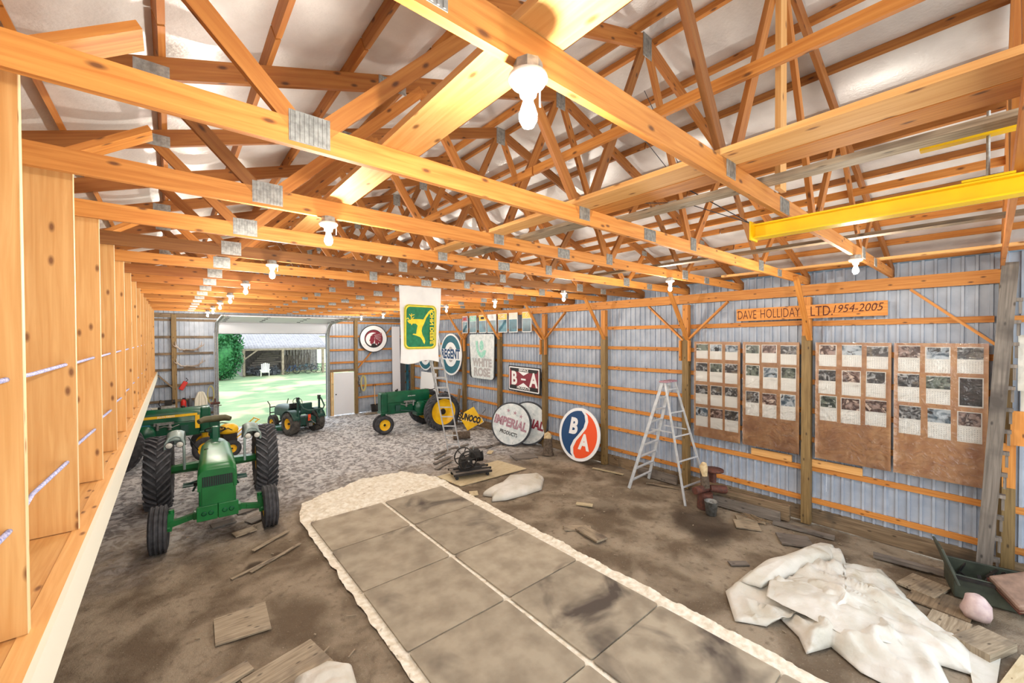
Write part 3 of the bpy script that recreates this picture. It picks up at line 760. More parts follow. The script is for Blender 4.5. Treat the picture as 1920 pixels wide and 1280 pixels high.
# green tractor facing the camera, wide front axle
ang = math.atan2(-2.6, -.14)
t1 = thing('tractor', 'green tractor facing the viewer with ribbed front tyres and big lugged rear tyres', 'tractor', (.76, 11.82, 0), (0, 0, ang))
R_, W_ = .76, .46
for s in (1, -1):
    wheel(t1, 'rear_wheel', (0, s*1.0, R_-.03), R_, W_, .34, 'chevron', spin=1, disc_out=s)
    wheel(t1, 'front_wheel', (2.58, s*.83, .385), .385, .26, .2, 'rib', disc_out=s)
    mb = MB(); mb.bar((2.55, s*.30, .50), (2.57, s*.70, .42), .09, .09); mb.bar((2.57, s*.45, .48), (2.57, s*.68, .45), .11, .06); obj('axle_extension', mb, 'green', t1)
    mb = MB(); mb.bar((2.57, s*.66, .62), (2.58, s*.70, .32), .09, .08, (1, 0, 0)); mb.cyl((2.58, s*.68, .37), (2.58, s*.80, .37), .05); mb.cyl((2.57, s*.66, .6), (2.57, s*.66, .68), .04); obj('spindle', mb, 'green', t1)
    mb = MB(); mb.box((2.86, s*.155, .60), (.07, .30, .26)); o = obj('front_weight', mb, 'green', t1, bevel=.008)
    mb = MB(); mb.lathe([(.028, 0), (.04, .01), (.028, .014)], (2.895, s*.10, .6), 'x', 14); mb.lathe([(.028, 0), (.04, .01), (.028, .014)], (2.895, s*.2, .6), 'x', 14); obj('weight_slot', mb, 'deep_green', o)
    mb = MB(); mb.cyl((0, s*.2, .74), (0, s*.95, .74), .11, .085, n=14); mb.bar((.05, s*.25, .8), (.05, s*.8, .78), .2, .1); obj('rear_axle', mb, 'green', t1)
    # fender: arched cap over an inner side plate, two lamps under its front
    mb = MB()
    def fen(u, v, s=s):
        a = math.radians(58+95*v); r = .84
        return (r*math.cos(a)*1.0-.05, s*(.56+.30*u), .74+r*math.sin(a)+.03-.05*(2*u-1)**2)
    mb.grid(4, 18, fen); fd = obj('fender', mb, 'fender_grey', t1, solid=.012)
    mb = MB(); mb.tube([(.50, s*.87, 1.30), (.50, s*.86, 1.44), (.46, s*.80, 1.54), (.44, s*.70, 1.57), (.46, s*.61, 1.54), (.50, s*.56, 1.44), (.52, s*.55, 1.2), (.54, s*.55, .84)], .026, 8); obj('fender_rim', mb, 'fender_grey', fd)
    for y in (.62, .80):
        mb = MB(); mb.lathe([(.001, -.07), (.05, -.06), (.068, 0), (.06, .008)], (.54, s*y, 1.40), 'x', 18); lm_ = obj('work_lamp', mb, 'black', t1)
        mb = MB(); mb.lathe([(.001, .022), (.04, .016), (.06, .004)], (.54, s*y, 1.40), 'x', 18); obj('lens', mb, 'glass_lamp', lm_)
mb = hood_shell(.98, 2.82, .58, .98, 1.46, .14, nose=.26, taper=.06); obj('hood', mb, 'green', t1)
mb = hood_shell(.66, 1.18, .46, .9, 1.47, .2, nose=.06); obj('cowl', mb, 'deep_green', t1)
mb = MB(); mb.box((2.66, 0, .88), (.32, .55, .72)); obj('grille_housing', mb, 'green', t1, bevel=.03)
mb = MB(); mb.box((2.827, 0, 1.14), (.012, .44, .17)); gr_ = obj('grille', mb, 'black', t1)
for i in range(13): mb = MB(); mb.box((2.835, -.20+i*.033, 1.14), (.010, .009, .17)); obj('grille_bar', mb, 'deep_green', gr_)
mb = MB(); mb.box((2.83, 0, .82), (.012, .46, .44)); obj('grille_screen', mb, 'green', t1, bevel=.003)
mb = MB(); mb.box((1.5, 0, .78), (1.9, .34, .42)); mb.box((.2, 0, .78), (.8, .46, .5)); obj('engine_block', mb, 'dull_green', t1, bevel=.03)
mb = MB(); mb.box((2.35, 0, .52), (.7, .3, .2)); mb.bar((2.56, -.36, .5), (2.56, .36, .5), .16, .13); obj('front_axle', mb, 'green', t1, bevel=.01)
mb = MB(); mb.lathe([(.001, 1.475), (.035, 1.472), (.04, 1.455), (.03, 1.42)], (1.6, -.16, -.01), 'z', 14); obj('fuel_cap', mb, 'black', t1)
mb = MB(); mb.box((.62, 0, 1.42), (.10, .13, .62)); obj('steering_column', mb, 'deep_green', t1, bevel=.02)
mb = MB(); mb.tube([(.42+.19*math.cos(a)*.5, .19*math.sin(a), 1.62+.19*math.cos(a)*.35) for a in [2*math.pi*i/24 for i in range(24)]], .012, 6, closed=True); mb.bar((.33, 0, 1.56), (.51, 0, 1.68), .02, .012); mb.bar((.42, -.18, 1.62), (.42, .18, 1.62), .02, .012); mb.cyl((.42, 0, 1.62), (.60, 0, 1.5), .014); obj('steering_wheel', mb, 'black', t1)
mb = MB(); mb.box((.02, -.0, 1.12), (.42, .44, .10)); st_ = obj('seat', mb, 'olive_vinyl', t1, bevel=.03)
mb = MB(); mb.tube([(.08+.0, -.30, 1.77), (.0, -.2, 1.80), (-.03, 0, 1.80), (.0, .2, 1.80), (.06, .30, 1.77)], [.055, .075, .08, .075, .055], 10); obj('backrest', mb, 'olive_vinyl', t1)
mb = MB(); mb.box((-.12, 0, 1.42), (.06, .2, .66)); mb.box((-.05, 0, .98), (.3, .3, .22)); obj('seat_post', mb, 'deep_green', t1, bevel=.01)
for s in (1, -1):
    mb = MB(); mb.bar((.75, s*.24, .62), (.75, s*.55, .56), .06, .03); mb.box((.78, s*.47, .56), (.30, .20, .02)); mb.bar((.72, s*.3, .6), (.95, s*.4, .46), .03, .03); obj('foot_step', mb, 'dull_green', t1)
    mb = MB(); mb.tube([(.55, s*.24, .9), (.8, s*.28, .78), (.92, s*.33, .62)], .014, 6); mb.box((.95, s*.34, .6), (.03, .09, .07)); obj('pedal', mb, 'black_iron', t1)
mb = MB(); mb.tube([(.9, -.30, 1.3), (1.0, -.46, 1.62)], .01, 6); obj('throttle_lever', mb, 'black', t1)

# old green tractors with side-on hoods
def old_tractor(label, loc, rot, stripe=False, yellow_front=False):
    t = thing('tractor', label, 'tractor', loc, (0, 0, rot))
    RR = .72
    for s in (1, -1):
        wheel(t, 'rear_wheel', (0, s*.78, RR), RR, .34, .50 if not stripe else .4, 'chevron', tyre='tyre', disc_out=s, n=56)
        wheel(t, 'front_wheel', (2.12, s*(.14 if not stripe else .62), .34), .34, .14, .20, 'rib', disc_out=s)
    mb = MB(); mb.cyl((0, -.75, RR), (0, .75, RR), .07); mb.cyl((0, -.5, RR), (0, .5, RR), .15, n=16); obj('rear_axle', mb, 'deep_green', t)
    hb = hood_shell(.28, 2.02, .40, 1.18, 1.58, .16, n=8, nose=0, taper=.04); obj('hood', hb, 'deep_green', t)
    mb = MB(); mb.box((2.13, 0, 1.18), (.26, .44, .78)); rd = obj('radiator_housing', mb, 'deep_green', t, bevel=.05)
    mb = MB(); mb.box((2.265, 0, 1.2), (.01, .32, .6)); obj('grille_screen', mb, 'dull_green', rd)
    mb = MB(); mb.box((2.13, 0, .80), (.3, .48, .06)); obj('radiator_base', mb, 'deep_green', rd, bevel=.015)
    mb = MB(); mb.box((1.2, 0, .95), (1.6, .34, .46)); mb.box((.35, 0, .85), (1.0, .5, .6)); obj('crankcase', mb, 'deep_green', t, bevel=.04)
    for s in (1, -1):
        mb = MB(); mb.lathe([(.001, s*.07), (.20, s*.06), (.25, s*.02), (.26, -s*.08)], (.72, s*.31, .90), 'y', 26); obj('flywheel_cover', mb, 'deep_green', t)
        mb = MB(); mb.box((1.15, s*.22, 1.17), (.46, .06, .08)); mb.cyl((1.0, s*.25, 1.0), (1.0, s*.25, 1.2), .035); mb.cyl((1.28, s*.24, .98), (1.28, s*.24, 1.16), .045); mb.tube([(1.0, s*.26, 1.06), (1.15, s*.30, 1.10), (1.34, s*.27, 1.05), (1.5, s*.2, 1.1)], .014, 6); obj('carburettor', mb, 'galv', t)
        mb = MB(); mb.tube([(1.5, s*.22, .85), (1.2, s*.27, .82), (.9, s*.25, .75)], .03, 8); mb.box((1.62, s*.20, .95), (.18, .08, .22)); obj('pipework', mb, 'dull_green', t)
    mb = MB(); mb.cyl((2.12, 0, .34), (2.12, 0, .80), .075, .09)
    w_ = .14 if not stripe else .62
    mb.cyl((2.12, -w_, .34), (2.12, w_, .34), .04)
    if stripe: mb.bar((2.12, -.6, .42), (2.12, .6, .42), .09, .09)
    obj('front_pedestal', mb, 'yellow' if yellow_front else 'deep_green', t)
    mb = MB(); mb.cyl((1.05, .0, 1.56), (1.05, .0, 1.64), .04); obj('fuel_cap', mb, 'black_iron', t)
    mb = MB(); mb.cyl((1.6, 0, 1.56), (1.6, 0, 1.63), .05, n=14); obj('radiator_cap', mb, 'black_iron', t)
    mb = MB(); mb.cyl((.3, 0, 1.5), (-.12, 0, 1.56), .018); obj('steering_shaft', mb, 'black_iron', t)
    mb = MB(); mb.tube([(-.14+.05*math.cos(a), .2*math.sin(a), 1.57+.2*math.cos(a)) for a in [2*math.pi*i/24 for i in range(24)]], .013, 6, closed=True); mb.bar((-.14, -.19, 1.57), (-.14, .19, 1.57), .02, .012); obj('steering_wheel', mb, 'black', t)
    mb = MB(); mb.box((-.42, 0, 1.12), (.38, .42, .07)); mb.box((-.60, 0, 1.26), (.06, .42, .24)); obj('seat', mb, 'black', t, bevel=.03)
    mb = MB(); mb.bar((-.1, 0, .98), (-.5, 0, 1.08), .1, .04); mb.box((-.42, 0, .98), (.5, .1, .1)); mb.box((-.2, 0, .62), (.7, .5, .03)); obj('seat_bracket', mb, 'deep_green', t)
    if stripe:
        for s in (1, -1):
            mb = MB(); mb.box((1.12, s*.205, 1.37), (1.62, .006, .075)); sp = obj('yellow_stripe', mb, 'yellow', t)
            o = letter('JOHN DEERE', .07, 'ink', sp, 1.2, s*.209, 1.37, ext=.001); o.rotation_euler = (math.pi/2, 0, 0 if s < 0 else math.pi)
        mb = MB(); mb.box((1.93, -.225, 1.14), (.11, .02, .40)); mb.box((1.93, .225, 1.14), (.11, .02, .40)); obj('yellow_panel', mb, 'yellow', t)
        mb = MB(); mb.box((.55, -.26, 1.0), (.6, .03, .38)); mb.box((.55, .26, 1.0), (.6, .03, .38)); obj('side_shield', mb, 'teal', t, bevel=.01)
    else:
        for s in (1, -1):
            o = letter('JOHN DEERE', .055, 'yellow', t, 1.05, s*.203, 1.38, ext=.001); o.rotation_euler = (math.pi/2, 0, 0 if s < 0 else math.pi)
    return t
old_tractor('green tractor with yellow stripe along its hood parked behind the facing tractor', (-1.35, 15.95, 0), 0, True, True)
old_tractor('old dark green tractor standing side-on under the white flag', (8.32, 14.95, 0), math.pi-.06)

# compact utility tractor seen from behind in the door opening
t = thing('compact_tractor', 'small dark green tractor with folded roll bar seen from behind in the doorway', 'tractor', (3.92, 17.35, 0), (0, 0, math.radians(106)))
for s in (1, -1):
    wheel(t, 'rear_wheel', (0, s*.50, .42), .42, .32, .20, 'turf', tyre='tyre_dusty', disc_out=s)
    wheel(t, 'front_wheel', (1.45, s*.44, .29), .29, .18, .14, 'turf', tyre='tyre_dusty', disc_out=s)
    mb = MB()
    mb.grid(3, 10, lambda u, v, s=s: (.50*math.cos(math.radians(10+150*v)), s*(.34+.30*u), .42+.5*math.sin(math.radians(10+150*v)))); obj('fender', mb, 'dull_green', t, solid=.012)
    mb = MB(); mb.bar((-.38, s*.42, .5), (-.38, s*.42, 1.42), .05, .07, (1, 0, 0)); obj('roll_bar_post', mb, 'dull_green', t)
    mb = MB(); mb.box((-.38, s*.42, 1.36), (.12, .07, .16)); obj('roll_bar_hinge', mb, 'black_iron', t)
mb = MB(); mb.tube([(-.40, -.42, 1.40), (-.52, -.44, 1.28), (-.74, -.42, 1.06), (-.86, -.30, .98), (-.88, 0, .97), (-.86, .30, .98), (-.74, .42, 1.06), (-.52, .44, 1.28), (-.40, .42, 1.40)], .028, 8); obj('folded_roll_bar', mb, 'dull_green', t)
mb = hood_shell(.65, 1.75, .50, .55, .98, .14, nose=.2); obj('hood', mb, 'dull_green', t)
mb = MB(); mb.box((.62, 0, .98), (.12, .44, .22)); obj('dashboard', mb, 'black', t, bevel=.03)
mb = MB(); mb.tube([(.42+.08*math.cos(a), .18*math.sin(a), 1.14+.16*math.cos(a)) for a in [2*math.pi*i/20 for i in range(20)]], .012, 6, closed=True); mb.cyl((.42, 0, 1.14), (.6, 0, 1.0), .015); mb.bar((.42, -.17, 1.14), (.42, .17, 1.14), .02, .01); obj('steering_wheel', mb, 'black', t)
mb = MB(); mb.box((.0, 0, .78), (.42, .46, .1)); mb.box((-.2, 0, .98), (.09, .46, .38)); obj('seat', mb, 'dull_green', t, bevel=.04)
mb = MB(); mb.box((.6, 0, .45), (1.9, .3, .22)); mb.box((-.1, 0, .5), (.5, .62, .3)); obj('chassis', mb, 'dull_green', t, bevel=.02)
mb = MB(); mb.cyl((0, -.5, .42), (0, .5, .42), .06); mb.cyl((1.45, -.4, .29), (1.45, .4, .29), .04); obj('axles', mb, 'black_iron', t)
mb = MB(); mb.box((-.42, 0, .62), (.02, .10, .24)); obj('orange_triangle', mb, 'orange', t)
for s in (1, -1):
    mb = MB(); mb.tube([(-.36, s*.22, .35), (-.62, s*.26, .30), (-.86, s*.24, .26)], .018, 6); mb.tube([(-.36, s*.18, .68), (-.60, s*.22, .62), (-.70, s*.25, .30)], .014, 6); obj('hitch_arm', mb, 'black_iron', t)
mb = MB(); mb.tube([(-.38, 0, .62), (-.64, 0, .50), (-.84, 0, .44)], .016, 6); mb.box((-.45, 0, .36), (.14, .14, .12)); obj('top_link', mb, 'galv', t)
mb = MB(); mb.lathe([(.30, .10), (.34, .12), (.36, .2), (.3, .26), (.001, .27)], (.75, .42, 0), 'z', 20); mb.lathe([(.30, .10), (.34, .12), (.36, .2), (.3, .26), (.001, .27)], (.75, -.42, 0), 'z', 20); mb.box((.75, 0, .19), (.6, .9, .12)); obj('mower_deck', mb, 'deep_green', t)
for s in (1, -1): mb = MB(); mb.cyl((1.05, s*.72, .07), (1.05, s*.77, .07), .07, n=14); mb.bar((.9, s*.62, .2), (1.05, s*.74, .07), .03, .03); obj('gauge_wheel', mb, 'black', t)
mb = MB(); mb.tube([(1.9, .35, .35), (1.9, .35, .95), (1.95, .42, 1.10)], .02, 6); mb.tube([(1.9, -.35, .35), (1.9, -.35, .95), (1.95, -.42, 1.10)], .02, 6); mb.bar((1.88, -.36, .62), (1.88, .36, .62), .02, .04); mb.bar((1.88, -.36, .85), (1.88, .36, .85), .02, .04); obj('brush_guard', mb, 'black_iron', t)

# yellow walk-behind machine between the two tractors
t = thing('garden_tiller', 'yellow walk-behind machine with black hoses behind the facing tractor', 'machine', (1.35, 15.6, 0), (0, 0, .2))
mb = MB(); mb.lathe([(.001, .98), (.14, .97), (.24, .9), (.27, .78), (.25, .7), (.001, .69)], n=22); obj('engine_shroud', mb, 'yellow', t)
mb = MB(); mb.box((0, 0, .55), (.4, .34, .28)); obj('engine', mb, 'black_iron', t, bevel=.03)
mb = MB(); mb.tube([(-.2, -.15, .9), (-.35, 0, 1.02), (-.1, .25, 1.0), (.15, .2, .92)], .016, 6); mb.tube([(.1, -.22, .75), (-.1, -.3, .9), (-.32, -.2, .78)], .016, 6); obj('hose', mb, 'black', t)
mb = MB(); mb.bar((.15, .15, .5), (.8, .2, 1.02), .03, .03); mb.bar((.15, -.15, .5), (.8, -.2, 1.02), .03, .03); mb.bar((.8, -.25, 1.02), (.8, .25, 1.02), .03, .03); obj('handlebar', mb, 'yellow', t)
for s in (1, -1): wheel(t, 'wheel', (0, s*.28, .24), .24, .12, .12, 'turf', disc_out=s, n=28)
mb = MB(); mb.cyl((0, -.27, .24), (0, .27, .24), .03); mb.box((0, 0, .34), (.2, .2, .2)); obj('gearbox', mb, 'yellow', t)
# ------------------------------------------------------------------ mats, cloths, sheets on the floor
XS = ((2.07, 3.53), (3.61, 5.06)); YS = [-.02, 1.44, 2.90, 4.36, 5.82, 7.28, 8.72]
def under_cloth():
    mb = MB()
    def fn(u, v):
        y = .3+9.95*v; xl = 1.93+.03*nz2(y, 0, 1.7)+.025*nz2(y, 4, 4); xr = 5.30+.05*nz2(y, 9, 1.9)+.03*nz2(y, 2, 5)
        if v > .86: k = (v-.86)/.14; xl += .25*k; xr -= .55*k*k
        x = xl+(xr-xl)*u
        far = max(0, min(1, (y-8.75)/.2)); edge = max(0, 1-min(abs(x-xl), abs(x-xr), abs(x-3.57)+.05)/.12)
        a = max(far, edge); 
        z = .004+a*(.010+.030*abs(nz2(x, y, 5))+.022*abs(nz2(x+3, y, 13)))+far*(.06*abs(nz2(x, y+7, 2.2))+.03*abs(nz2(x*.5, y*1.5, 6)))
        yy = y+(.35*(1-abs(u*2-1.25)) if v > .93 else 0)*((v-.93)/.07)-(0.3*(1-u) if v > .9 else 0)*((v-.9)/.1)
        if v > .93: yy += .10*nz2(x, 3, 2.4)*((v-.93)/.07)+.05*nz2(x, 8, 7)*((v-.93)/.07)
        return (x, yy, z)
    mb.grid(150, 330, fn); o = obj('ground_cloth', mb, 'canvas_dirty')
    tag(o, 'crumpled cream ground cloth showing around and between the floor mats', 'cloth')
under_cloth()
ROW = ['nearest', 'second nearest', 'third nearest', 'fourth', 'fifth', 'farthest']
for c, (x0, x1) in enumerate(XS):
    for r in range(6):
        mb = MB(); a = random.uniform(-.01, .01); y0, y1 = YS[r]+.012, YS[r+1]-.012
        cx, cy = (x0+x1)/2, (y0+y1)/2; w, h = x1-x0, y1-y0
        if c == 0 and r == 5: h -= .02
        n = 10
        P = rrect(w, h, .04, 3)
        mb.prism(P, 0, .018)
        lab = f'{ROW[r]} floor mat of the {("left", "right")[c]} column, square brown rubber with dusty smudges'
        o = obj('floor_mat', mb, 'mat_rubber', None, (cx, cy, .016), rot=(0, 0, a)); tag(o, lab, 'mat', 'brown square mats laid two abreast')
def sheet(name, label, outline_fn, n, loc, mat, cat='cloth', **k):
    mb = MB(); mb.grid(n, n, outline_fn); o = obj(name, mb, mat, None, loc, solid=.006); tag(o, label, cat, **k); return o
# large white tarp heap, right foreground
def poly_cloth(name, label, P, loc, mat, hfun, mid=None, n=70, cat='cloth', par=None):
    """cloth patch spanned between a centre point and a closed outline, folded by hfun"""
    c = Vector(mid) if mid else sum((Vector(p) for p in P), Vector((0, 0)))/len(P); m = len(P); mb = MB(); K = 26; R = 8*m
    def pt(i):
        u = i/8; a = int(u) % m; q = u-int(u); p, s = Vector(P[a]), Vector(P[(a+1) % m]); return p+(s-p)*q
    vs = [(c.x, c.y, hfun(c.x, c.y, 0))]; fs = []
    for k in range(1, K+1):
        t = k/K
        for i in range(R):
            p = c+(pt(i)-c)*t; vs.append((p.x, p.y, hfun(p.x, p.y, t)))
    for i in range(R): fs.append((0, 1+i, 1+(i+1) % R))
    for k in range(K-1):
        a = 1+k*R; b = a+R
        for i in range(R): j = (i+1) % R; fs.append((a+i, b+i, b+j, a+j))
    vs = [(x-loc[0], y-loc[1], z-loc[2]) for x, y, z in vs]
    mb.add(vs, fs, None, True)
    if par is not None: o = obj(name, mb, mat, par, tuple(Vector(loc)-par.location), solid=.004); o['label'] = label; return o
    o = obj(name, mb, mat, None, loc, solid=.004); tag(o, label, cat); return o
def folds(s1, s2, h, ax=(1, 0)):
    def fn(x, y, t):
        e = 1-max(0, (t-.8)/.2)**2
        r = 1-2*abs(nz2(x*ax[0]+y*ax[1], (y*ax[0]-x*ax[1])*.4, s1)); r = max(0, r)**2
        g = max(0, 1-3.2*abs(nz2(x*.9-y*.5+9, y*.35+x*.2, s2*.9)))
        return .006+e*h*(.25*r+.20*abs(nz2(x+5, y, s2))+.3*(1-t)+.14*g*g)
    return fn
TARP = poly_cloth('tarpaulin', 'large crumpled white canvas tarp heaped on the dirt in the right foreground', [(6.10, 2.46), (6.95, 2.42), (7.6, 2.16), (8.6, 1.86), (8.78, 1.66), (8.35, 1.50), (8.55, 1.10), (8.1, .85), (7.7, .62), (7.35, .42), (7.2, .12), (6.62, .10), (6.55, .34), (6.0, .18), (5.72, .42), (5.75, .9), (5.95, 1.2), (5.60, 1.36), (5.85, 1.5), (6.05, 1.75), (5.75, 1.82), (5.55, 2.12)], (6.9, 1.2, 0), 'canvas', folds(1.6, 4.2, .42, (.8, .6)))
poly_cloth('fold', 'rolled upper fold of white canvas lying on the big tarp heap', [(6.35, 2.34), (7.0, 2.30), (7.6, 2.08), (8.55, 1.85), (8.60, 1.70), (8.1, 1.62), (7.5, 1.80), (6.9, 1.95), (6.4, 2.1)], (7.3, 2.0, 0), 'canvas', lambda x, y, t: .10+.16*math.sqrt(max(0, 1-t*t))+.02*nz2(x, y, 5), par=TARP)
poly_cloth('fold', 'turned-over middle flap of white canvas lying across the tarp heap', [(6.15, 1.95), (6.6, 2.05), (7.05, 1.75), (7.1, 1.25), (6.75, .75), (6.3, .72), (6.05, 1.1), (6.1, 1.55)], (6.6, 1.4, 0), 'canvas', lambda x, y, t: .15+.08*(1-t)+.035*abs(nz2(x, y, 3.2))+.02*abs(nz2(x, y, 8)), par=TARP)
poly_cloth('folded_cloth', 'folded white drop cloth lying by the plywood sheet and old engine', [(5.50, 7.62), (5.85, 7.75), (6.2, 7.8), (6.75, 8.1), (7.44, 7.72), (7.35, 7.45), (6.8, 6.98), (6.3, 6.98), (5.75, 7.05), (5.45, 7.2), (5.62, 7.4)], (6.4, 7.5, 0), 'canvas', lambda x, y, t: .15*math.sqrt(max(0, 1-t**6))+.03*abs(nz2(x, y, 4))*(1-t**4)+.004)
poly_cloth('cloth_bundle', 'bunched white cloth at the bottom edge left of the mats', [(.95, 4.75), (1.3, 4.78), (1.5, 4.55), (1.45, 4.2), (1.1, 4.1), (.85, 4.4)], (1.2, 4.45, 0), 'canvas', lambda x, y, t: .16*math.sqrt(max(0, 1-t**4))+.05*abs(nz2(x, y, 5))*(1-t**3)+.004)

def plank(name, label, P, th, mat, cat='board', z=.0, group=None):
    """flat board given by its 4 floor corners (first edge = grain)"""
    P = [Vector((x, y)) for x, y in P]; c = sum(P, Vector((0, 0)))/4
    Q = [p-c for p in P]; mb = MB()
    mb.hexa([(Q[0].x, Q[0].y, 0), (Q[1].x, Q[1].y, 0), (Q[3].x, Q[3].y, 0), (Q[2].x, Q[2].y, 0), (Q[0].x, Q[0].y, th), (Q[1].x, Q[1].y, th), (Q[3].x, Q[3].y, th), (Q[2].x, Q[2].y, th)])
    o = obj(name, mb, mat, None, (c.x, c.y, z+.001)); tag(o, label, cat, group); return o
def rp(cx, cy, l, w, a):
    a = math.radians(a); u = Vector((math.cos(a), math.sin(a)))*l/2; v = Vector((-math.sin(a), math.cos(a)))*w/2; c = Vector((cx, cy))
    return [tuple(c-u-v), tuple(c+u-v), tuple(c+u+v), tuple(c-u+v)]
PL_ = [
 ('plywood_sheet', 'pale plywood sheet under the old engine on its dolly', [(5.42, 8.44), (7.55, 8.36), (7.40, 9.46), (5.32, 9.42)], .02, 'pale_ply'),
 ('plywood_sheet', 'square weathered plywood panel on the dirt left of the mats', [(.36, 5.98), (.93, 5.88), (.96, 6.52), (.38, 6.55)], .02, 'scrap'),
 ('plywood_sheet', 'brown weathered plywood panel at the bottom edge left of the mats', rp(.95, 5.0, .75, .55, 12), .02, 'scrap'),
 ('plank', 'grey plank at the lower left edge beside the loft rim', rp(.2, 5.25, .9, .2, 14), .03, 'scrap'),
 ('plank', 'thin pale lath crossing another one left of the mats', rp(1.32, 7.75, .95, .05, 30), .015, 'scrap'),
 ('plank', 'thin dark lath lying left of the mats under its pair', rp(1.05, 7.65, .85, .05, 22), .012, 'scrap'),
 ('plank', 'narrow light strip of wood just right of the front tractor tyre', rp(1.35, 8.45, .75, .07, 33), .014, 'scrap'),
 ('wood_offcut', 'small square board on the dirt in front of the tractor weights', rp(1.02, 9.15, .35, .22, 12), .02, 'scrap'),
 ('wood_offcut', 'grey board piece beside the right front tractor tyre', rp(1.3, 9.65, .38, .22, 25), .02, 'grey_wood'),
 ('wood_offcut', 'short board piece lying under the front axle of the facing tractor', rp(.75, 9.85, .4, .22, 8), .02, 'grey_wood'),
 ('wood_offcut', 'square board behind the right front tyre of the facing tractor', rp(1.2, 10.3, .42, .24, 14), .02, 'grey_wood'),
 ('wood_offcut', 'pale short block lying alone between folded cloth and step ladder', rp(6.9, 5.74, .36, .12, -58), .025, 'pale_ply'),
 ('wood_offcut', 'pale square board piece under a stained one right of the mats', rp(5.95, 5.12, .52, .22, -45), .016, 'scrap'),
 ('wood_offcut', 'stained board piece overlapping a paler one right of the mats', rp(5.93, 4.78, .58, .26, -98), .034, 'scrap'),
 ('wood_offcut', 'little pale board poking out beside the folded drop cloth', rp(5.42, 7.86, .26, .2, 60), .016, 'pale_ply'),
 ('plank', 'long light strip of wood leading away from the blue and orange sign', rp(9.1, 6.75, .9, .08, -78), .018, 'pale_ply'),
 ('plank', 'bent pale stick on the dirt between the step ladder legs', rp(9.25, 5.15, .9, .07, -70), .018, 'scrap'),
 ('plank', 'grey plank lying at the foot of the middle wall post', rp(9.1, 2.28, .95, .12, -82), .05, 'grey_wood'),
 ('wood_offcut', 'dark square panel on the dirt near the middle wall post', rp(8.55, 2.26, .5, .42, -60), .03, 'grey_wood'),
 ('plank', 'long grey plank along the foot of the wall behind the tarp', rp(9.02, .78, .95, .12, -82), .06, 'grey_wood'),
 ('wood_offcut', 'pale grained board square between tarp and grey plank', rp(8.42, .62, .52, .42, -15), .03, 'scrap'),
 ('wood_offcut', 'pale split board behind the bucket by the wall', rp(8.85, 3.1, .5, .2, -60), .03, 'scrap'),
 ('wood_offcut', 'pair of joined boards right of the bucket by the wall', rp(8.55, 3.05, .42, .36, -60), .02, 'scrap'),
 ('wood_offcut', 'small dark slat bundle at the upper edge of the tarp', rp(7.0, 2.62, .3, .12, -40), .02, 'grey_wood'),
 ('plywood_sheet', 'dark stained plywood panel between tarp and the pinkish plastic bag', rp(8.1, .42, .55, .6, -6), .02, 'old_wood'),
 ('plywood_sheet', 'brown plywood panel with one dark oval stain at the tarp edge', rp(7.45, .34, .62, .36, -6), .03, 'scrap'),
 ('plywood_sheet', 'tan plywood panel with a soft dark stain by the right edge', rp(7.32, .03, .55, .32, -22), .10, 'scrap'),
 ('plywood_sheet', 'pale plywood panels stacked at the bottom right corner', rp(6.9, -.32, .9, .34, -12), .06, 'pale_ply'),
 ('wood_offcut', 'flat board in front of the round white oil signs', rp(8.3, 9.3, .75, .5, -20), .015, 'grey_wood'),
 ('wood_offcut', 'pale chunk of board left of the round white oil signs', rp(7.75, 10.3, .3, .16, 40), .03, 'pale_ply'),
]
for i, (n, l, P, th, mm) in enumerate(PL_): plank(n, l, P, th, mm, z=.0 if 'stained board piece' not in l else .018)
for i, (x, y, l, w, a, lab) in enumerate(((6.0, 10.2, .9, .12, 30, 'nearest the engine'), (6.2, 10.6, .8, .12, 22, 'second from the engine'), (6.35, 11.0, .7, .1, 34, 'third from the engine'), (6.6, 11.35, .6, .1, 15, 'beside the leaning ladder foot'), (7.3, 11.5, .9, .1, 5, 'right of the leaning ladder foot'), (7.9, 11.0, .8, .1, -20, 'between ladder and log'), (8.4, 10.9, .9, .1, 12, 'left of the round white signs'))):
    plank('plank', f'loose grey board on the rutted dirt {lab}', rp(x, y, l, w, a), .02, 'grey_wood', group='loose boards near the engine')
t = thing('slatted_crate_side', 'white painted broken slats fanned out below the tan plywood panel', 'slats', (6.95, .05, 0))
for i in range(6):
    a = math.radians(150+i*5); mb = MB(); mb.bar((.25, -.12+i*.045, .01+i*.002), (.25+.75*math.cos(a), -.12+i*.045+.55*math.sin(a)*.5-.1, .01+i*.002), .05, .008); obj('slat', mb, 'canvas', t)

mb = MB()
for i in range(420):
    x, y = random.uniform(-.2, 9.4), random.uniform(.2, 15)**1.0
    if 1.85 < x < 5.45 and y < 10.4 or y < .8 and x > 7: continue
    a = random.uniform(0, 3.14); l = random.uniform(.01, .05); w = random.uniform(.006, .02)
    if random.random() < .12: l *= 3
    mb.box((x, y, -.008+w*.4), (l, w, w*.7), Matrix.Rotation(a, 3, 'Z'))
o = obj('wood_chips', mb, 'scrap'); o['kind'] = 'stuff'; tag(o, 'small wood chips and crumbs scattered over the dirt floor', 'wood chips')

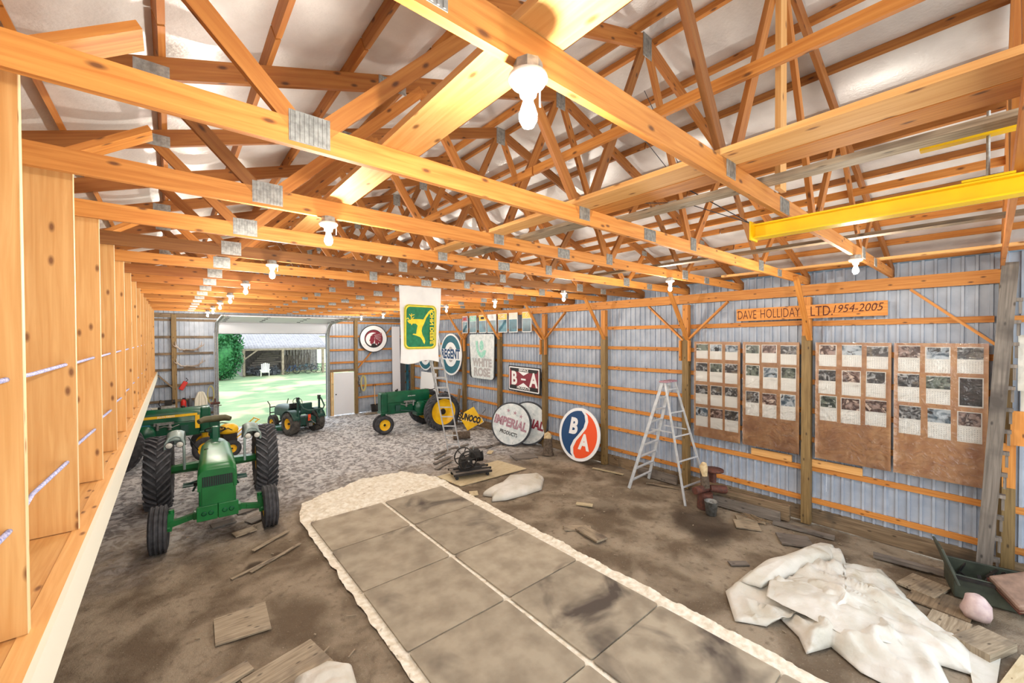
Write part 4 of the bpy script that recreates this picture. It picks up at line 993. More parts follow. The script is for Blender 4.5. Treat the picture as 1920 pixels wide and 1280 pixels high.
# ------------------------------------------------------------------ old engine on its dolly
t = thing('engine_dolly', 'low black four-wheeled dolly carrying the old stationary engine', 'dolly', (6.05, 8.95, .02), (0, 0, math.radians(-16)))
for s in (-1, 1):
    mb = MB(); mb.bar((-.5, s*.2, .14), (.5, s*.2, .14), .12, .03); obj('deck_board', mb, 'grey_wood', t); mb = MB(); mb.box((0, s*.29, .13), (1.04, .04, .05)); obj('side_rail', mb, 'black_iron', t)
mb = MB(); mb.box((0, 0, .145), (.98, .3, .025)); obj('deck_board', mb, 'grey_wood', t)
for sx in (-1, 1):
    for s in (-1, 1):
        mb = MB(); mb.cyl((sx*.42, s*.22-.02, .045), (sx*.42, s*.22+.02, .045), .045, n=14); mb.box((sx*.42, s*.22, .095), (.06, .05, .03)); obj('caster', mb, 'black', t)
t = thing('stationary_engine', 'black antique engine with two spoked flywheels standing on the dolly', 'engine', (6.05, 8.95, .18), (0, 0, math.radians(-16)))
for s in (-1, 1):
    mb = MB(); mb.lathe([(.225, -.022), (.25, -.025), (.25, .025), (.225, .022), (.225, -.022)], (-.12, s*.2, .30), 'y', 32)
    for k in range(6):
        a = k*math.pi/3+.2; mb.bar((-.12+.03*math.cos(a), s*.2, .30+.03*math.sin(a)), (-.12+.23*math.cos(a), s*.2, .30+.23*math.sin(a)), .02, .03, (0, 1, 0))
    mb.cyl((-.12, s*.17, .30), (-.12, s*.25, .30), .045); obj('flywheel', mb, 'black_iron', t)
mb = MB(); mb.cyl((-.12, -.3, .3), (-.12, .3, .3), .02); obj('crankshaft', mb, 'galv', t)
mb = MB(); mb.box((0, 0, .05), (.6, .26, .1)); mb.box((-.1, 0, .2), (.3, .2, .24)); obj('crankcase', mb, 'black_iron', t, bevel=.02)
mb = MB(); mb.box((.14, 0, .40), (.26, .22, .2)); mb.cyl((.0, 0, .3), (.34, 0, .3), .085, n=16); obj('water_hopper', mb, 'black_iron', t, bevel=.02)
mb = MB()
for i in range(7): mb.cyl((.16+i*.03, 0, .3), (.17+i*.03, 0, .3), .125, n=18)
obj('cooling_fins', mb, 'black_iron', t)
mb = MB(); mb.cyl((.1, 0, .48), (.1, 0, .6), .02); mb.cyl((.1, 0, .56), (.1, 0, .59), .035); mb.tube([(.3, .08, .38), (.4, .1, .42), (.42, .1, .3), (.36, .1, .2)], .014, 6); obj('oiler', mb, 'galv', t)
for s in (-1, 1): mb = MB(); mb.bar((-.42, s*.12, .0), (.56, s*.12, .0), .05, .05); obj('skid', mb, 'black_iron', t)

# ------------------------------------------------------------------ ladders
def ladder_pts(p0, p1, wv, n, par, rail=.03, dpt=.07, mat='alu', taper=1.0):
    p0, p1, wv = Vector(p0), Vector(p1), Vector(wv); a = (p1-p0).normalized(); nrm = a.cross(wv).normalized()
    for s in (-.5, .5):
        mb = MB(); mb.bar(p0+wv*s, p1+wv*s*taper, rail, dpt, nrm); obj('side_rail', mb, mat, par)
    for i in range(n):
        u = (i+.7)/n; q = p0+(p1-p0)*u; k = 1+(taper-1)*u
        mb = MB(); mb.bar(q-wv*.5*k, q+wv*.5*k, .03, .03 if par.name.startswith('ext') else .05, nrm); obj('rung', mb, mat, par)
t = thing('extension_ladder', 'tall aluminium ladder leaning up behind the white flag', 'ladder', (6.98, 11.22, 0))
ladder_pts((0, 0, 0), (-1.05, -.1, 4.68), (.30, -.26, 0), 15, t)
ladder_pts((-.42, -.08, 1.9), (-1.07, -.16, 4.74), (.26, -.22, 0), 9, t)
t = thing('step_ladder', 'tall aluminium step ladder standing open by the right wall', 'ladder', (9.0, 5.0, 0))
top = Vector((.12, .0, 2.62))
ladder_pts((-.02, .70, 0), top+Vector((.0, .05, -.03)), (.96, .05, 0), 9, t, .028, .07, taper=.42)
ladder_pts((-.02, -.78, 0), top+Vector((.0, -.05, -.03)), (.92, -.1, 0), 5, t, .025, .045, taper=.42)
mb = MB(); mb.box(top, (.5, .2, .04)); obj('top_cap', mb, 'faded_maroon', t, bevel=.01)
for s in (-.3, .3): mb = MB(); mb.bar(top+Vector((s, .27, -1.15)), top+Vector((s, -.30, -1.15)), .012, .03); obj('spreader', mb, 'alu', t)

# ------------------------------------------------------------------ logs, vice stump, bucket, timbers
t = thing('log', 'short barky log lying left of the yellow diamond sign', 'log', (8.0, 12.35, .14), (0, 0, -.5))
mb = MB(); mb.cyl((-.3, 0, 0), (.3, 0, 0), .14, .13, n=20, cap=False); obj('bark', mb, 'bark', t)
mb = MB(); mb.cyl((-.302, 0, 0), (.302, 0, 0), .125, n=20); obj('heartwood', mb, 'log_end', t)
t = thing('tree_stump', 'upright barky stump with pale split top between the round signs', 'stump', (9.0, 8.95, 0))
mb = MB(); mb.tube([(0, 0, 0), (.01, 0, .1), (0, .01, .35), (.03, 0, .55)], [.2, .15, .14, .12], 14); obj('bark', mb, 'bark', t)
mb = MB(); mb.tube([(.0, 0, .5), (.02, .02, .62), (.06, .0, .68)], [.13, .12, .06], 10); obj('split_top', mb, 'log_end', t)
t = thing('old_pump', 'rusty red machine with a split log on top beside the step ladder', 'machine', (8.75, 3.95, 0))
mb = MB(); mb.cyl((0, 0, 0), (0, 0, .34), .16, .15, n=16); mb.cyl((.22, .1, 0), (.22, .1, .5), .09, n=14); obj('drum', mb, 'rust', t)
mb = MB(); mb.cyl((-.26, .1, .40), (.1, 0, .42), .08, n=12); mb.cyl((.1, -.05, .42), (.42, -.24, .36), .07, .09, n=12); obj('cast_arm', mb, 'rust', t)
mb = MB(); mb.cyl((.3, -.05, .5), (.3, -.05, .74), .05); mb.lathe([(.001, .74), (.2, .75), (.2, .79), (.001, .80)], (.3, -.05, 0), 'z', 22); mb.box((.36, .02, .6), (.16, .14, .22)); obj('vice_head', mb, 'rust', t)
mb = MB(); mb.tube([(.02, 0, .44), (.0, .02, .7), (-.02, .03, .92)], [.09, .085, .07], 12); obj('split_log', mb, 'bark', t)
mb = MB(); mb.tube([(-.03, 0, .70), (-.03, .02, .9), (.02, .03, .96)], [.06, .085, .05], 10); obj('split_face', mb, 'log_end', t)
t = thing('bucket', 'dented galvanised bucket standing in front of the rusty machine', 'bucket', (8.52, 3.72, 0))
mb = MB(); mb.lathe([(.001, .005), (.10, .0), (.13, .28), (.137, .285), (.125, .28), (.095, .02), (.001, .02)], n=22); obj('pail', mb, 'galv', t)
mb = MB(); mb.tube([(.13*math.cos(a), .03, .28+.02*math.sin(a)-.05*abs(math.sin(a))) for a in [math.pi*i/10 for i in range(11)]], .005, 5); obj('handle', mb, 'galv', t)
mb = MB(); mb.bar((0, -.75, .17), (0, .75, .17), .09, .30); o = obj('timber', mb, 'old_wood', None, (9.3, 3.3, 0), rot=(0, -.06, .09)); tag(o, 'dark heavy timber on edge at the wall foot behind the bucket', 'timber')
mb = MB(); mb.bar((0, -.65, .11), (0, .65, .11), .07, .20); o = obj('timber', mb, 'grey_wood', None, (9.12, 3.32, 0), rot=(0, 0, .10)); tag(o, 'grey timber plank on edge in front of the dark heavy timber', 'timber')
mb = MB(); mb.bar((0, -.55, .12), (0, .55, .12), .05, .22); o = obj('timber', mb, 'grey_wood', None, (9.55, 5.55, 0)); tag(o, 'grey timber set against the wall foot behind the step ladder', 'timber')
mb = MB()
for i in range(40):
    a = random.uniform(-.5, .5); x = random.gauss(0, .05); y = random.gauss(0, .13); mb.bar((x, y, random.uniform(.01, .07)), (x+.1*math.sin(a), y+.16*math.cos(a), random.uniform(.01, .09)), .012, .008)
o = obj('kindling_pile', mb, 'old_wood', None, (8.92, 2.98, 0)); o['kind'] = 'stuff'; tag(o, 'loose pile of splintered kindling right of the bucket', 'wood')

# ------------------------------------------------------------------ right edge: posts, racks, trunk, case
t = thing('ratchet_rack', 'weathered grey notched timber leaning upright at the right wall', 'timber', (9.2, .06, 0))
p0, p1 = Vector((0, 0, .0)), Vector((.02, -.23, 4.74))
mb = MB(); mb.bar(p0, p1, .16, .13, (1, 0, 0)); obj('upright', mb, 'grey_wood', t)
for i in range(13):
    q = p0+(p1-p0)*((i+1.3)/15); mb = MB(); mb.box(q+Vector((0, -.10, 0)), (.10, .09, .05)); mb.box(q+Vector((0, -.12, -.1)), (.04, .03, .2)); obj('notch_block', mb, 'grey_wood', t)
mb = MB(); mb.box((9.58, -.14, 2.3), (.14, .14, 4.6)); obj('post', mb, 'treated', wr)
mb = MB(); mb.box((9.42, -.18, 1.75), (.05, .13, .7)); obj('nailed_board', mb, 'fir', wr); mb = MB(); mb.box((9.41, -.18, .75), (.05, .13, 1.4)); obj('nailed_board', mb, 'treated', wr)
for i, (y, z, w, h, mm) in enumerate(((-.30, 3.3, .1, .8, 'canvas'), (-.27, 2.35, .16, .5, 'fir'), (-.34, 2.75, .12, .9, 'canvas'), (-.2, 2.2, .1, .2, 'fir'))):
    mb = MB(); mb.box((9.30+i*.04, y, z), (.03, w, h)); obj('nailed_board', mb, mm, wr)
t = thing('steel_trunk', 'open dark military steel trunk full of scrap at the right edge', 'trunk', (8.85, -.16, 0), (0, 0, math.radians(-78)))
mb = MB()
for c, d in (((0, 0, .02), (1.1, .62, .03)), ((0, .3, .17), (1.1, .03, .32)), ((0, -.3, .17), (1.1, .03, .32)), ((.54, 0, .17), (.03, .62, .32)), ((-.54, 0, .17), (.03, .62, .32))): mb.box(c, d)
obj('trunk_body', mb, 'olive_drab', t, bevel=.008)
mb = MB(); mb.bar((-.56, -.34, .28), (-.72, -.30, .72), .6, .03, (1, 0, 0)); obj('lid_flap', mb, 'olive_drab', t, bevel=.008)
mb = MB(); mb.bar((-.55, -.33, .30), (.55, -.33, .30), .05, .04); mb.bar((-.55, .33, .30), (.55, .33, .30), .05, .04); obj('rim', mb, 'black_iron', t)
mb = MB()
for i in range(34):
    a = random.uniform(0, 6.3); x, y = random.uniform(-.45, .45), random.uniform(-.22, .22); mb.bar((x, y, random.uniform(.05, .25)), (x+.14*math.cos(a), y+.14*math.sin(a), random.uniform(.06, .34)), random.uniform(.01, .04), random.uniform(.01, .05))
o = obj('scrap_iron', mb, 'black_iron', t); o['kind'] = 'stuff'
t = thing('suitcase', 'brown leather suitcase leaning across the steel trunk', 'suitcase', (8.62, -.42, .30), (math.radians(24), math.radians(-20), math.radians(-60)))
mb = MB(); mb.box((0, 0, .09), (.72, .46, .15)); obj('case_body', mb, 'leather', t, bevel=.035)
for z in (.05, .1): mb = MB(); mb.box((0, 0, z), (.73, .47, .008)); obj('seam', mb, 'burnt', t)
mb = MB(); mb.tube([(-.08, -.235, .09), (-.07, -.27, .09), (.07, -.27, .09), (.08, -.235, .09)], .01, 6); obj('handle', mb, 'burnt', t)
mb = MB(); mb.lathe([(.001, 0), (.12, .01), (.15, .08), (.13, .18), (.09, .27), (.04, .3), (.001, .29)], n=14)
mb.v = [(x+.03*nz2(x, z, 9), y+.03*nz2(y, z, 9, 3), z) for x, y, z in mb.v]
o = obj('plastic_bag', mb, 'plastic_bag', None, (7.98, .10, .02)); tag(o, 'pinkish filled plastic bag slumped in front of the steel trunk', 'bag')

# ------------------------------------------------------------------ yellow hoist beam
t = thing('hoist_beam', 'yellow steel I-beam rail hung below the trusses at upper right', 'beam', (3.96, -.2, 4.62))
mb = MB(); y0, y1 = -1.3, 1.55
mb.box((0, (y0+y1)/2, .055), (.12, y1-y0, .012)); mb.box((0, (y0+y1)/2, -.055), (.12, y1-y0, .012)); mb.box((0, (y0+y1)/2, 0), (.01, y1-y0, .11)); obj('i_beam', mb, 'chrome_yellow', t)
mb = MB(); mb.box((-.03, y1+.006, 0), (.16, .012, .16)); obj('end_plate', mb, 'chrome_yellow', t)
for dz in (-.03, .0, .03): mb = MB(); mb.cyl((-.03, y1+.01, dz), (-.03, y1+.024, dz), .006, n=6); obj('bolt', mb, 'chrome_yellow', t)
mb = MB(); mb.box((0, .22, .07), (.14, .22, .014)); obj('clamp_plate', mb, 'chrome_yellow', t)
mb = MB(); mb.cyl((0, .22, .05), (0, .22, .50), .009, n=8); mb.cyl((0, .22, .36), (0, .22, .385), .018, n=6); obj('threaded_rod', mb, 'zinc', t)
mb = MB(); mb.box((0, .1, .355), (.07, .85, .02)); mb.box((-.02, -.3, .39), (.05, .5, .05)); obj('hanger_bar', mb, 'chrome_yellow', t)
mb = MB(); mb.tube([(3.9, 1.38, 4.70), (3.75, 1.9, 4.98), (3.4, 2.3, 5.0), (3.1, 2.45, 5.1)], .004, 5); mb.tube([(3.93, 1.38, 4.70), (3.9, 2.0, 5.2), (3.4, 2.34, 5.9)], .0035, 5); mb.tube([(3.96, 1.38, 4.70), (4.1, 2.0, 5.2), (3.85, 2.38, 6.3)], .0035, 5)
o = obj('hanging_wires', mb, 'steel_dark', None, None); tag(o, 'thin dark wires running from the yellow beam up to the trusses', 'wire')

# ------------------------------------------------------------------ braided cable laced through the studs
RZ = [2.79, 3.52]
for zz, lab in ((2.91, 'lower'), (3.54, 'upper')):
    pts = []
    for k in range(0, 15):
        y = T(k)+.30; s = 1 if (k % 2 == 0) else -1
        pts.append((-.525, y-.02, zz)); pts.append((-.525, y+.03, zz))
        pts.append((-.57, y+.61, zz-.02))
    mb = MB(); mb.tube(pts, .011, 8); o = obj('braided_rope', mb, 'rope_blue'); tag(o, f'{lab} pale blue braided rope threaded through holes in the studs', 'rope')
# ------------------------------------------------------------------ signs (local frame: x right, y up, z out of the face)
def face(loc, lean=0, roll_=0, wall='right', yaw_=0):
    if wall == 'right': R = Matrix(((0, 0, -1), (-1, 0, 0), (0, 1, 0)))
    else: R = Matrix(((1, 0, 0), (0, 0, -1), (0, 1, 0)))
    R = Matrix.Rotation(yaw_, 3, 'Z') @ R @ Matrix.Rotation(-lean, 3, 'X') @ Matrix.Rotation(roll_, 3, 'Z')
    return loc, tuple(R.to_euler())
def sign(label, loc, lean=0, roll_=0, wall='right', cat='sign', name='sign', yaw_=0, group=None):
    l, r = face(loc, lean, roll_, wall, yaw_); return thing(name, label, cat, l, r, group)
def pan(name, poly, z0, z1, mat, par):
    mb = MB(); mb.prism(poly, z0, z1); return obj(name, mb, mat, par)
def ringp(name, po, pi, z0, z1, mat, par):
    mb = MB(); mb.ring(po, pi, z0, z1); return obj(name, mb, mat, par)
def arc_text(s, r, a_mid, step, size, mat, par, z, flip=False, **k):
    n = len(s)
    for i, ch in enumerate(s):
        if ch == ' ': continue
        a = a_mid+(-(i-(n-1)/2) if not flip else (i-(n-1)/2))*step
        letter(ch, size, mat, par, r*math.cos(a), r*math.sin(a), z, rotz=(a-math.pi/2 if not flip else a+math.pi/2), **k)
def star(cx, cy, r): return [(cx+(r if i % 2 == 0 else r*.4)*math.sin(i*math.pi/5), cy+(r if i % 2 == 0 else r*.4)*math.cos(i*math.pi/5)) for i in range(10)]

t = sign('round white GASOLINE MOTOR OIL sign with maroon headdress profile on end wall', (7.68, 19.80, 3.63), wall='back')
pan('disc', ell(.70, .68), 0, .02, 'ink', t); pan('face', ell(.665, .645), .02, .028, 'white', t); pan('inner_disc', ell(.46, .45), .028, .034, 'ink', t)
pan('maroon_field', ell(.43, .42, 40, 0, 0, -.6, math.pi+.3, False), .034, .038, 'maroon', t)
pan('moon', ell(.36, .34, 40, -.04, -.03), .038, .040, 'white', t)
pan('head', [(-.16, .13), (-.05, .18), (.02, .10), (.04, -.06), (-.01, -.2), (-.10, -.27), (-.16, -.25), (-.19, -.2), (-.17, -.14), (-.23, -.1), (-.19, .0)], .044, .050, 'maroon', t)
pan('headdress', [(-.14, .18), (.02, .26), (.2, .29), (.4, .29), (.42, .1), (.38, .05), (.36, -.1), (.30, -.08), (.29, -.24), (.23, -.18), (.19, -.36), (.13, -.24), (.06, -.3), (.05, -.1), (.04, .06), (-.04, .18)], .042, .048, 'maroon', t)
for i in range(5): pan('feather_line', [(.02+.02*i, .17-.04*i), (.38-.01*i, .25-.09*i), (.38-.01*i, .24-.09*i), (.02+.02*i, .16-.04*i)], .049, .051, 'white', t)
pan('neck', [(-.12, -.28), (0, -.22), (.12, -.3), (.16, -.42), (-.14, -.42)], .041, .046, 'ink', t)
arc_text('GASOLINE', .555, math.pi/2, .27, .16, 'ink', t, .030, sx=1.05, bold=.004)
arc_text('MOTOR OIL', .555, -math.pi/2, .25, .16, 'ink', t, .030, flip=True, sx=1.05, bold=.004)

t = sign('round teal and white REGENT sign on the right wall', (9.46, 15.4, 2.93))
pan('disc', ell(.88, .92), 0, .03, 'white', t); ringp('teal_ring', ell(.80, .84), ell(.52, .54), .03, .036, 'teal', t); pan('core', ell(.22, .34), .03, .036, 'grey_ink', t)
pan('white_band', [(-.86, -.24), (.86, -.24), (.86, .24), (-.86, .24)], .037, .042, 'white', t); letter('REGENT', .56, 'navy', t, 0, 0, .044, fit=1.52, bold=.022)

t = sign('large pale WHITE ROSE sign with faded green figure on the right wall', (9.46, 13.07, 2.92))
pan('backing', rrect(1.72, 1.78, .2), 0, .03, 'ink', t)
P = [(-.84, .78), (-.8, .86), (-.7, .885), (.7, .885), (.8, .86), (.84, .78), (.78, -.78), (.72, -.86), (.62, -.885), (-.58, -.885), (-.66, -.86), (-.70, -.78)]
pan('face', P, .03, .04, 'white_worn', t)
pan('green_sleeve', [(-.38, .62), (-.24, .62), (-.24, .42), (-.20, .28), (-.10, .17), (.0, .15), (.08, .20), (.18, .27), (.32, .24), (.26, .08), (.14, -.02), (.02, -.06), (-.10, -.02), (-.24, .08), (-.33, .24), (-.37, .42)], .044, .048, 'mint', t)
pan('faded_face', ell(.13, .20, 20, .02, .44), .04, .042, 'mint', t)
letter('WHITE', .42, 'grey_ink', t, .02, -.26, .042, fit=1.30, bold=.024); letter('ROSE', .44, 'grey_ink', t, .03, -.64, .042, fit=1.10, bold=.024)

t = sign('rectangular maroon SERVICE B-A PRODUCTS sign on the right wall', (9.46, 10.56, 2.20), roll_=-.02)
pan('frame', rrect(1.66, .90, .02, 1), 0, .035, 'ink', t); pan('border', rrect(1.58, .83, .02, 1), .035, .040, 'white', t); pan('field', rrect(1.50, .75, .02, 1), .040, .044, 'maroon', t)
pan('dark_top', [(-.75, .375), (.75, .375), (.66, .25), (-.66, .25)], .044, .046, 'ink', t); pan('dark_bottom', [(-.70, -.24), (.70, -.24), (.75, -.375), (-.75, -.375)], .044, .046, 'ink', t)
pan('bow_top', [(-.28, .26), (.28, .26), (0, .13)], .046, .048, 'white', t); pan('bow_bottom', [(-.28, -.26), (.28, -.26), (0, -.12)], .046, .048, 'white', t)
letter('B', .66, 'white', t, -.5, -.01, .048, sx=.85, bold=.022); letter('A', .66, 'white', t, .52, -.01, .048, sx=.85, bold=.022); pan('dash', [(-.12, -.03), (.12, -.03), (.12, .03), (-.12, .03)], .046, .05, 'white', t)
letter('SERVICE', .12, 'white', t, 0, .315, .048, sx=1.15, bold=.003); letter('PRODUCTS', .12, 'white', t, 0, -.31, .048, sx=1.1, bold=.003)

t = sign('yellow diamond SUNOCO sign leaning low against the right wall', (9.05, 13.3, .46), lean=.18, roll_=-.22, yaw_=.75)
pan('diamond', [(-.5, 0), (0, -.48), (.5, 0), (0, .48)], 0, .02, 'yellow', t)
pan('arrow', [(-.5, .12), (.38, .12), (.38, .17), (.56, 0), (.38, -.17), (.38, -.12), (-.5, -.12), (-.44, 0)], .020, .026, 'white', t)
pan('arrow_face', [(-.48, .11), (.40, .11), (.40, .14), (.53, 0), (.40, -.14), (.40, -.11), (-.48, -.11), (-.42, 0)], .026, .030, 'yellow', t)
letter('SUNOCO', .33, 'ink', t, -.03, 0, .031, fit=.88, bold=.02)
mb = MB(); mb.tube([(-.05, .45, 0), (-.12, .62, -.1), (.02, .68, -.2)], .01, 6); obj('hook', mb, 'steel_dark', t); mb = MB(); mb.tube([(.4, .30, -.02), (.48, .48, -.1), (.40, .56, -.2)], .01, 6); obj('hook', mb, 'steel_dark', t)

def oil_round(label, loc, rl, full):
    t = sign(label, loc, lean=.16, roll_=rl, yaw_=.45)
    pan('rim', ell(.74, .74), -.05, .02, 'steel_dark', t); pan('face', ell(.69, .69), .02, .026, 'white_worn', t)
    letter('IMPERIAL', .40, 'faded_maroon' if full else 'maroon', t, -.01, .02, .028, fit=1.24, bold=.018)
    if full:
        for x, y in ((-.20, .42), (.06, .40), (.30, .34)): pan('star', star(x, y, .075), .026, .029, 'faded_maroon', t)
        letter('PRODUCTS', .17, 'ink', t, 0, -.32, .028, fit=.66, bold=.004)
        mb = MB(); mb.tube([(.33, .60, .03), (.36, .3, .028), (.30, 0, .028), (.34, -.2, .028), (.2, -.62, .028)], .006, 5); obj('crack', mb, 'white', t)
oil_round('round white IMPERIAL PRODUCTS sign with three stars leaning at the wall', (8.84, 10.56, .72), -.2, True)
oil_round('second round IMPERIAL sign mostly hidden behind the three-star one', (9.30, 10.22, .74), -.2, False)

t = sign('round blue and orange BA sign leaning against the wall post', (9.22, 7.86, .80), lean=.15)
t.scale = (.97, .97, 1)
pan('disc', ell(.80, .80), 0, .03, 'white', t)
S = [(.10, .70), (.22, .60), (.27, .42), (.22, .22), (.05, .0), (-.12, -.2), (-.22, -.42), (-.19, -.60), (-.10, -.70)]
def scurve(off): return [(x+off, y) for x, y in S]
A0 = math.atan2(.70, .04); A1 = math.atan2(-.69, -.16)+2*math.pi
pan('blue_half', ell(.70, .71, 24, 0, 0, A0, A1, False)+scurve(-.06)[::-1][1:-1], .03, .036, 'navy', t)
A2 = math.atan2(-.69, -.04); A3 = math.atan2(.68, .18)
pan('orange_half', ell(.70, .71, 24, 0, 0, A2, A3, False)+scurve(.06)[1:-1], .03, .036, 'orange', t)
letter('B', .66, 'white', t, -.24, .20, .037, sx=.86, shear=.12, bold=.03); letter('A', .62, 'white', t, .24, -.22, .037, sx=.86, bold=.028)

t = sign('round teal, white and maroon sign half hidden behind the white flag', (9.46, 17.75, 2.95))
pan('disc', ell(.82, .86), 0, .03, 'white', t); ringp('teal_ring', ell(.76, .80), ell(.56, .6), .03, .036, 'teal', t); pan('core', ell(.40, .42), .03, .036, 'maroon', t); letter('A', .5, 'white', t, .1, -.1, .037, bold=.02)

t = sign('long orange wooden name board reading DAVE HOLLIDAY LTD. 1954-2005', (9.49, 2.375, 4.165), roll_=.012, name='name_board', cat='sign')
mb = MB(); mb.box((0, 0, .015), (2.44, .26, .03)); obj('board', mb, 'fir', t)
letter('DAVE', .27, 'burnt', t, -1.01, -.01, .0305, fit=.36, ext=.001, bold=-.002); letter('HOLLIDAY', .27, 'burnt', t, -.40, -.005, .0305, fit=.70, ext=.001, bold=-.002); letter('LTD.', .27, 'burnt', t, .29, -.005, .0305, fit=.34, ext=.001); letter('1954-2005', .20, 'burnt', t, .82, .02, .0305, fit=.70, shear=.25, ext=.001)

# seven small dealer panels in a row below the eave
TP = [(14.38, 13.98, 'faded_maroon', '', 'red'), (13.85, 13.35, 'mint', 'MoS', 'ink'), (13.18, 12.68, 'yellow', '', 'ink'), (12.62, 12.05, 'white', 'SIGNAL', 'ink'), (11.95, 11.40, 'yellow', 'OHSS', 'ink'), (11.32, 10.82, 'cream', 'Blrek', 'burnt'), (10.58, 10.10, 'yellow', 'O', 'orange')]
PDN = ['salmon topped', 'pale green topped', 'plain yellow topped, third from left', 'white topped', 'yellow topped with black letters', 'cream topped with brown letters', 'nearest, bright yellow topped']
for (ya, yb, mm, tx, tm_), dn in zip(TP, PDN):
    t = sign(f'small dark dealer panel under the eave, {dn}', (9.40, (ya+yb)/2, 4.21), lean=.0, name='dealer_panel', group='small panels in a row under the eave')
    w = (ya-yb)*.96
    pan('frame', rrect(w, .70, .01, 1), 0, .02, 'white', t); pan('glass', rrect(w-.05, .44, .01, 1, 0, -.105), .02, .026, 'dark_teal', t); h_ = pan('heading', rrect(w-.02, .20, .01, 1, 0, .23), .02, .026, mm, t)
    if tx: letter(tx, .17 if len(tx) < 6 else .11, tm_, h_, 0, .23, .027, sx=.75)
    else: pan('emblem', rrect(.22, .09, .01, 1, 0, .23), .026, .028, tm_, h_)

# ------------------------------------------------------------------ flag hanging from the sixth truss
FW, FH = .90, 1.46
def fpx(px, py): return ((px-375)/630*FW, (600-py)/1135*FH)
t = thing('flag', 'white flag with green and yellow deer emblem hanging from a truss', 'flag', (3.70, 7.13, 3.95), (math.pi/2, 0, math.radians(2)))
def wav(u, v):
    k = max(abs(u)/.45-.70, abs(v)/.73-.66, 0)
    return .05*k*math.sin(u*26+v*3)+.012*math.sin(v*3)
mb = MB(); mb.grid(50, 70, lambda a, b: ((a-.5)*FW*(1-.12*(1-b)*(.6+.4*math.sin(b*5))), (b-.5)*FH-.03*(1-b)*math.sin(a*7), wav((a-.5)*FW, (b-.5)*FH)-.012)); obj('cloth', mb, 'flag_white', t, solid=.002)
def fz(mb):
    mb.v = [(x, y, z+.012*math.sin(y*3)-.012) for x, y, z in mb.v]; return mb
def frr(x0, y0, x1, y1, r):
    a, b = fpx(x0, y0), fpx(x1, y1); return rrect(abs(b[0]-a[0]), abs(b[1]-a[1]), r, 5, (a[0]+b[0])/2, (a[1]+b[1])/2)
mb = MB(); mb.prism(frr(125, 305, 618, 972, .10), .012, .014); obj('emblem_border', fz(mb), 'flag_yellow', t)
mb = MB(); mb.prism(frr(132, 313, 610, 964, .095), .014, .0145); obj('border_line', fz(mb), 'flag_green', t)
mb = MB(); mb.prism(frr(140, 320, 602, 957, .09), .0145, .015); obj('border_band', fz(mb), 'flag_yellow', t)
mb = MB(); mb.prism(frr(158, 340, 584, 937, .08), .015, .016); obj('emblem_field', fz(mb), 'flag_green', t)
D = [(180, 565), (170, 545), (215, 535), (235, 520), (300, 522), (360, 520), (410, 525), (440, 470), (490, 400), (540, 365), (560, 385), (500, 430), (455, 500), (420, 590), (395, 640), (385, 700), (400, 760), (425, 800), (442, 850), (430, 895), (412, 870), (395, 830), (365, 790), (300, 765), (250, 750), (262, 738), (305, 742), (310, 690), (325, 620), (300, 590), (250, 588), (235, 615), (225, 590), (200, 588)]
mb = MB(); mb.prism([fpx(*p) for p in D], .016, .018); dr = obj('deer', fz(mb), 'flag_yellow', t)
mb = MB()
for a, b in (((225, 535), (235, 440)), ((240, 500), (200, 450)), ((232, 470), (275, 455)), ((205, 540), (175, 500)), ((190, 520), (160, 520)), ((240, 520), (270, 490))):
    a, b = fpx(*a), fpx(*b); mb.bar((a[0], a[1], .017), (b[0], b[1], .017), .012, .003)
obj('antler', fz(mb), 'flag_yellow', t)
me = text('JOHN DEERE', .115, ext=.001, sx=1.02, bold=.004)
for v in me.vertices: v.co.x *= -1
me.materials.clear(); me.materials.append(MATS['flag_yellow'])
o = bpy.data.objects.new('lettering', me); COL.objects.link(o); o.parent = t; p = fpx(540, 635); o.location = (p[0], p[1], .018); o.rotation_euler = (0, 0, math.pi/2)

# ------------------------------------------------------------------ calendar boards
FILM = MB(); FILM.grid(26, 52, lambda u, v: ((u-.5)*1.04, (v-.5)*2.26, .012+.011*abs(nz2(u*2, v*4, 3.0))+.012*abs(nz2(u, v*2, 7))+(.02 if min(u, 1-u) < .03 else 0)))
FILM = FILM.mesh('plastic_film'); FILM.materials.append(MATS['plastic_film'])
BN = ['left', 'second', 'third', 'right']
G, B_, R3, U_, K_ = 'pic_grey', 'pic_blue', 'pic_brown', 'pic_green', 'pic_black'
DS = {G: 'grey machinery', B_: 'pale blue', R3: 'brown landscape', U_: 'dark green', K_: 'black fireside'}
BD = [
 (4.065, 1.02, [(3.34, .34, [U_, B_, B_]), (2.85, .44, [G, U_, G]), (2.33, .44, [G, G, G]), (1.80, .46, [B_, R3, G])]),
 (2.98, 1.04, [(3.32, .38, [U_, R3, G]), (2.82, .46, [U_, B_, U_]), (2.24, .50, [G, R3, B_])]),
 (1.655, 1.08, [(3.32, .40, [R3, B_, G]), (2.82, .44, [G, R3, G]), (2.32, .46, [U_, R3, R3])]),
 (.55, 1.06, [(3.30, .42, [R3, B_, G]), (2.80, .46, [G, U_, K_]), (2.26, .48, [G, B_, R3])])]
ROWN = ['top', 'second', 'third', 'bottom']; CN = ['left', 'middle', 'right']
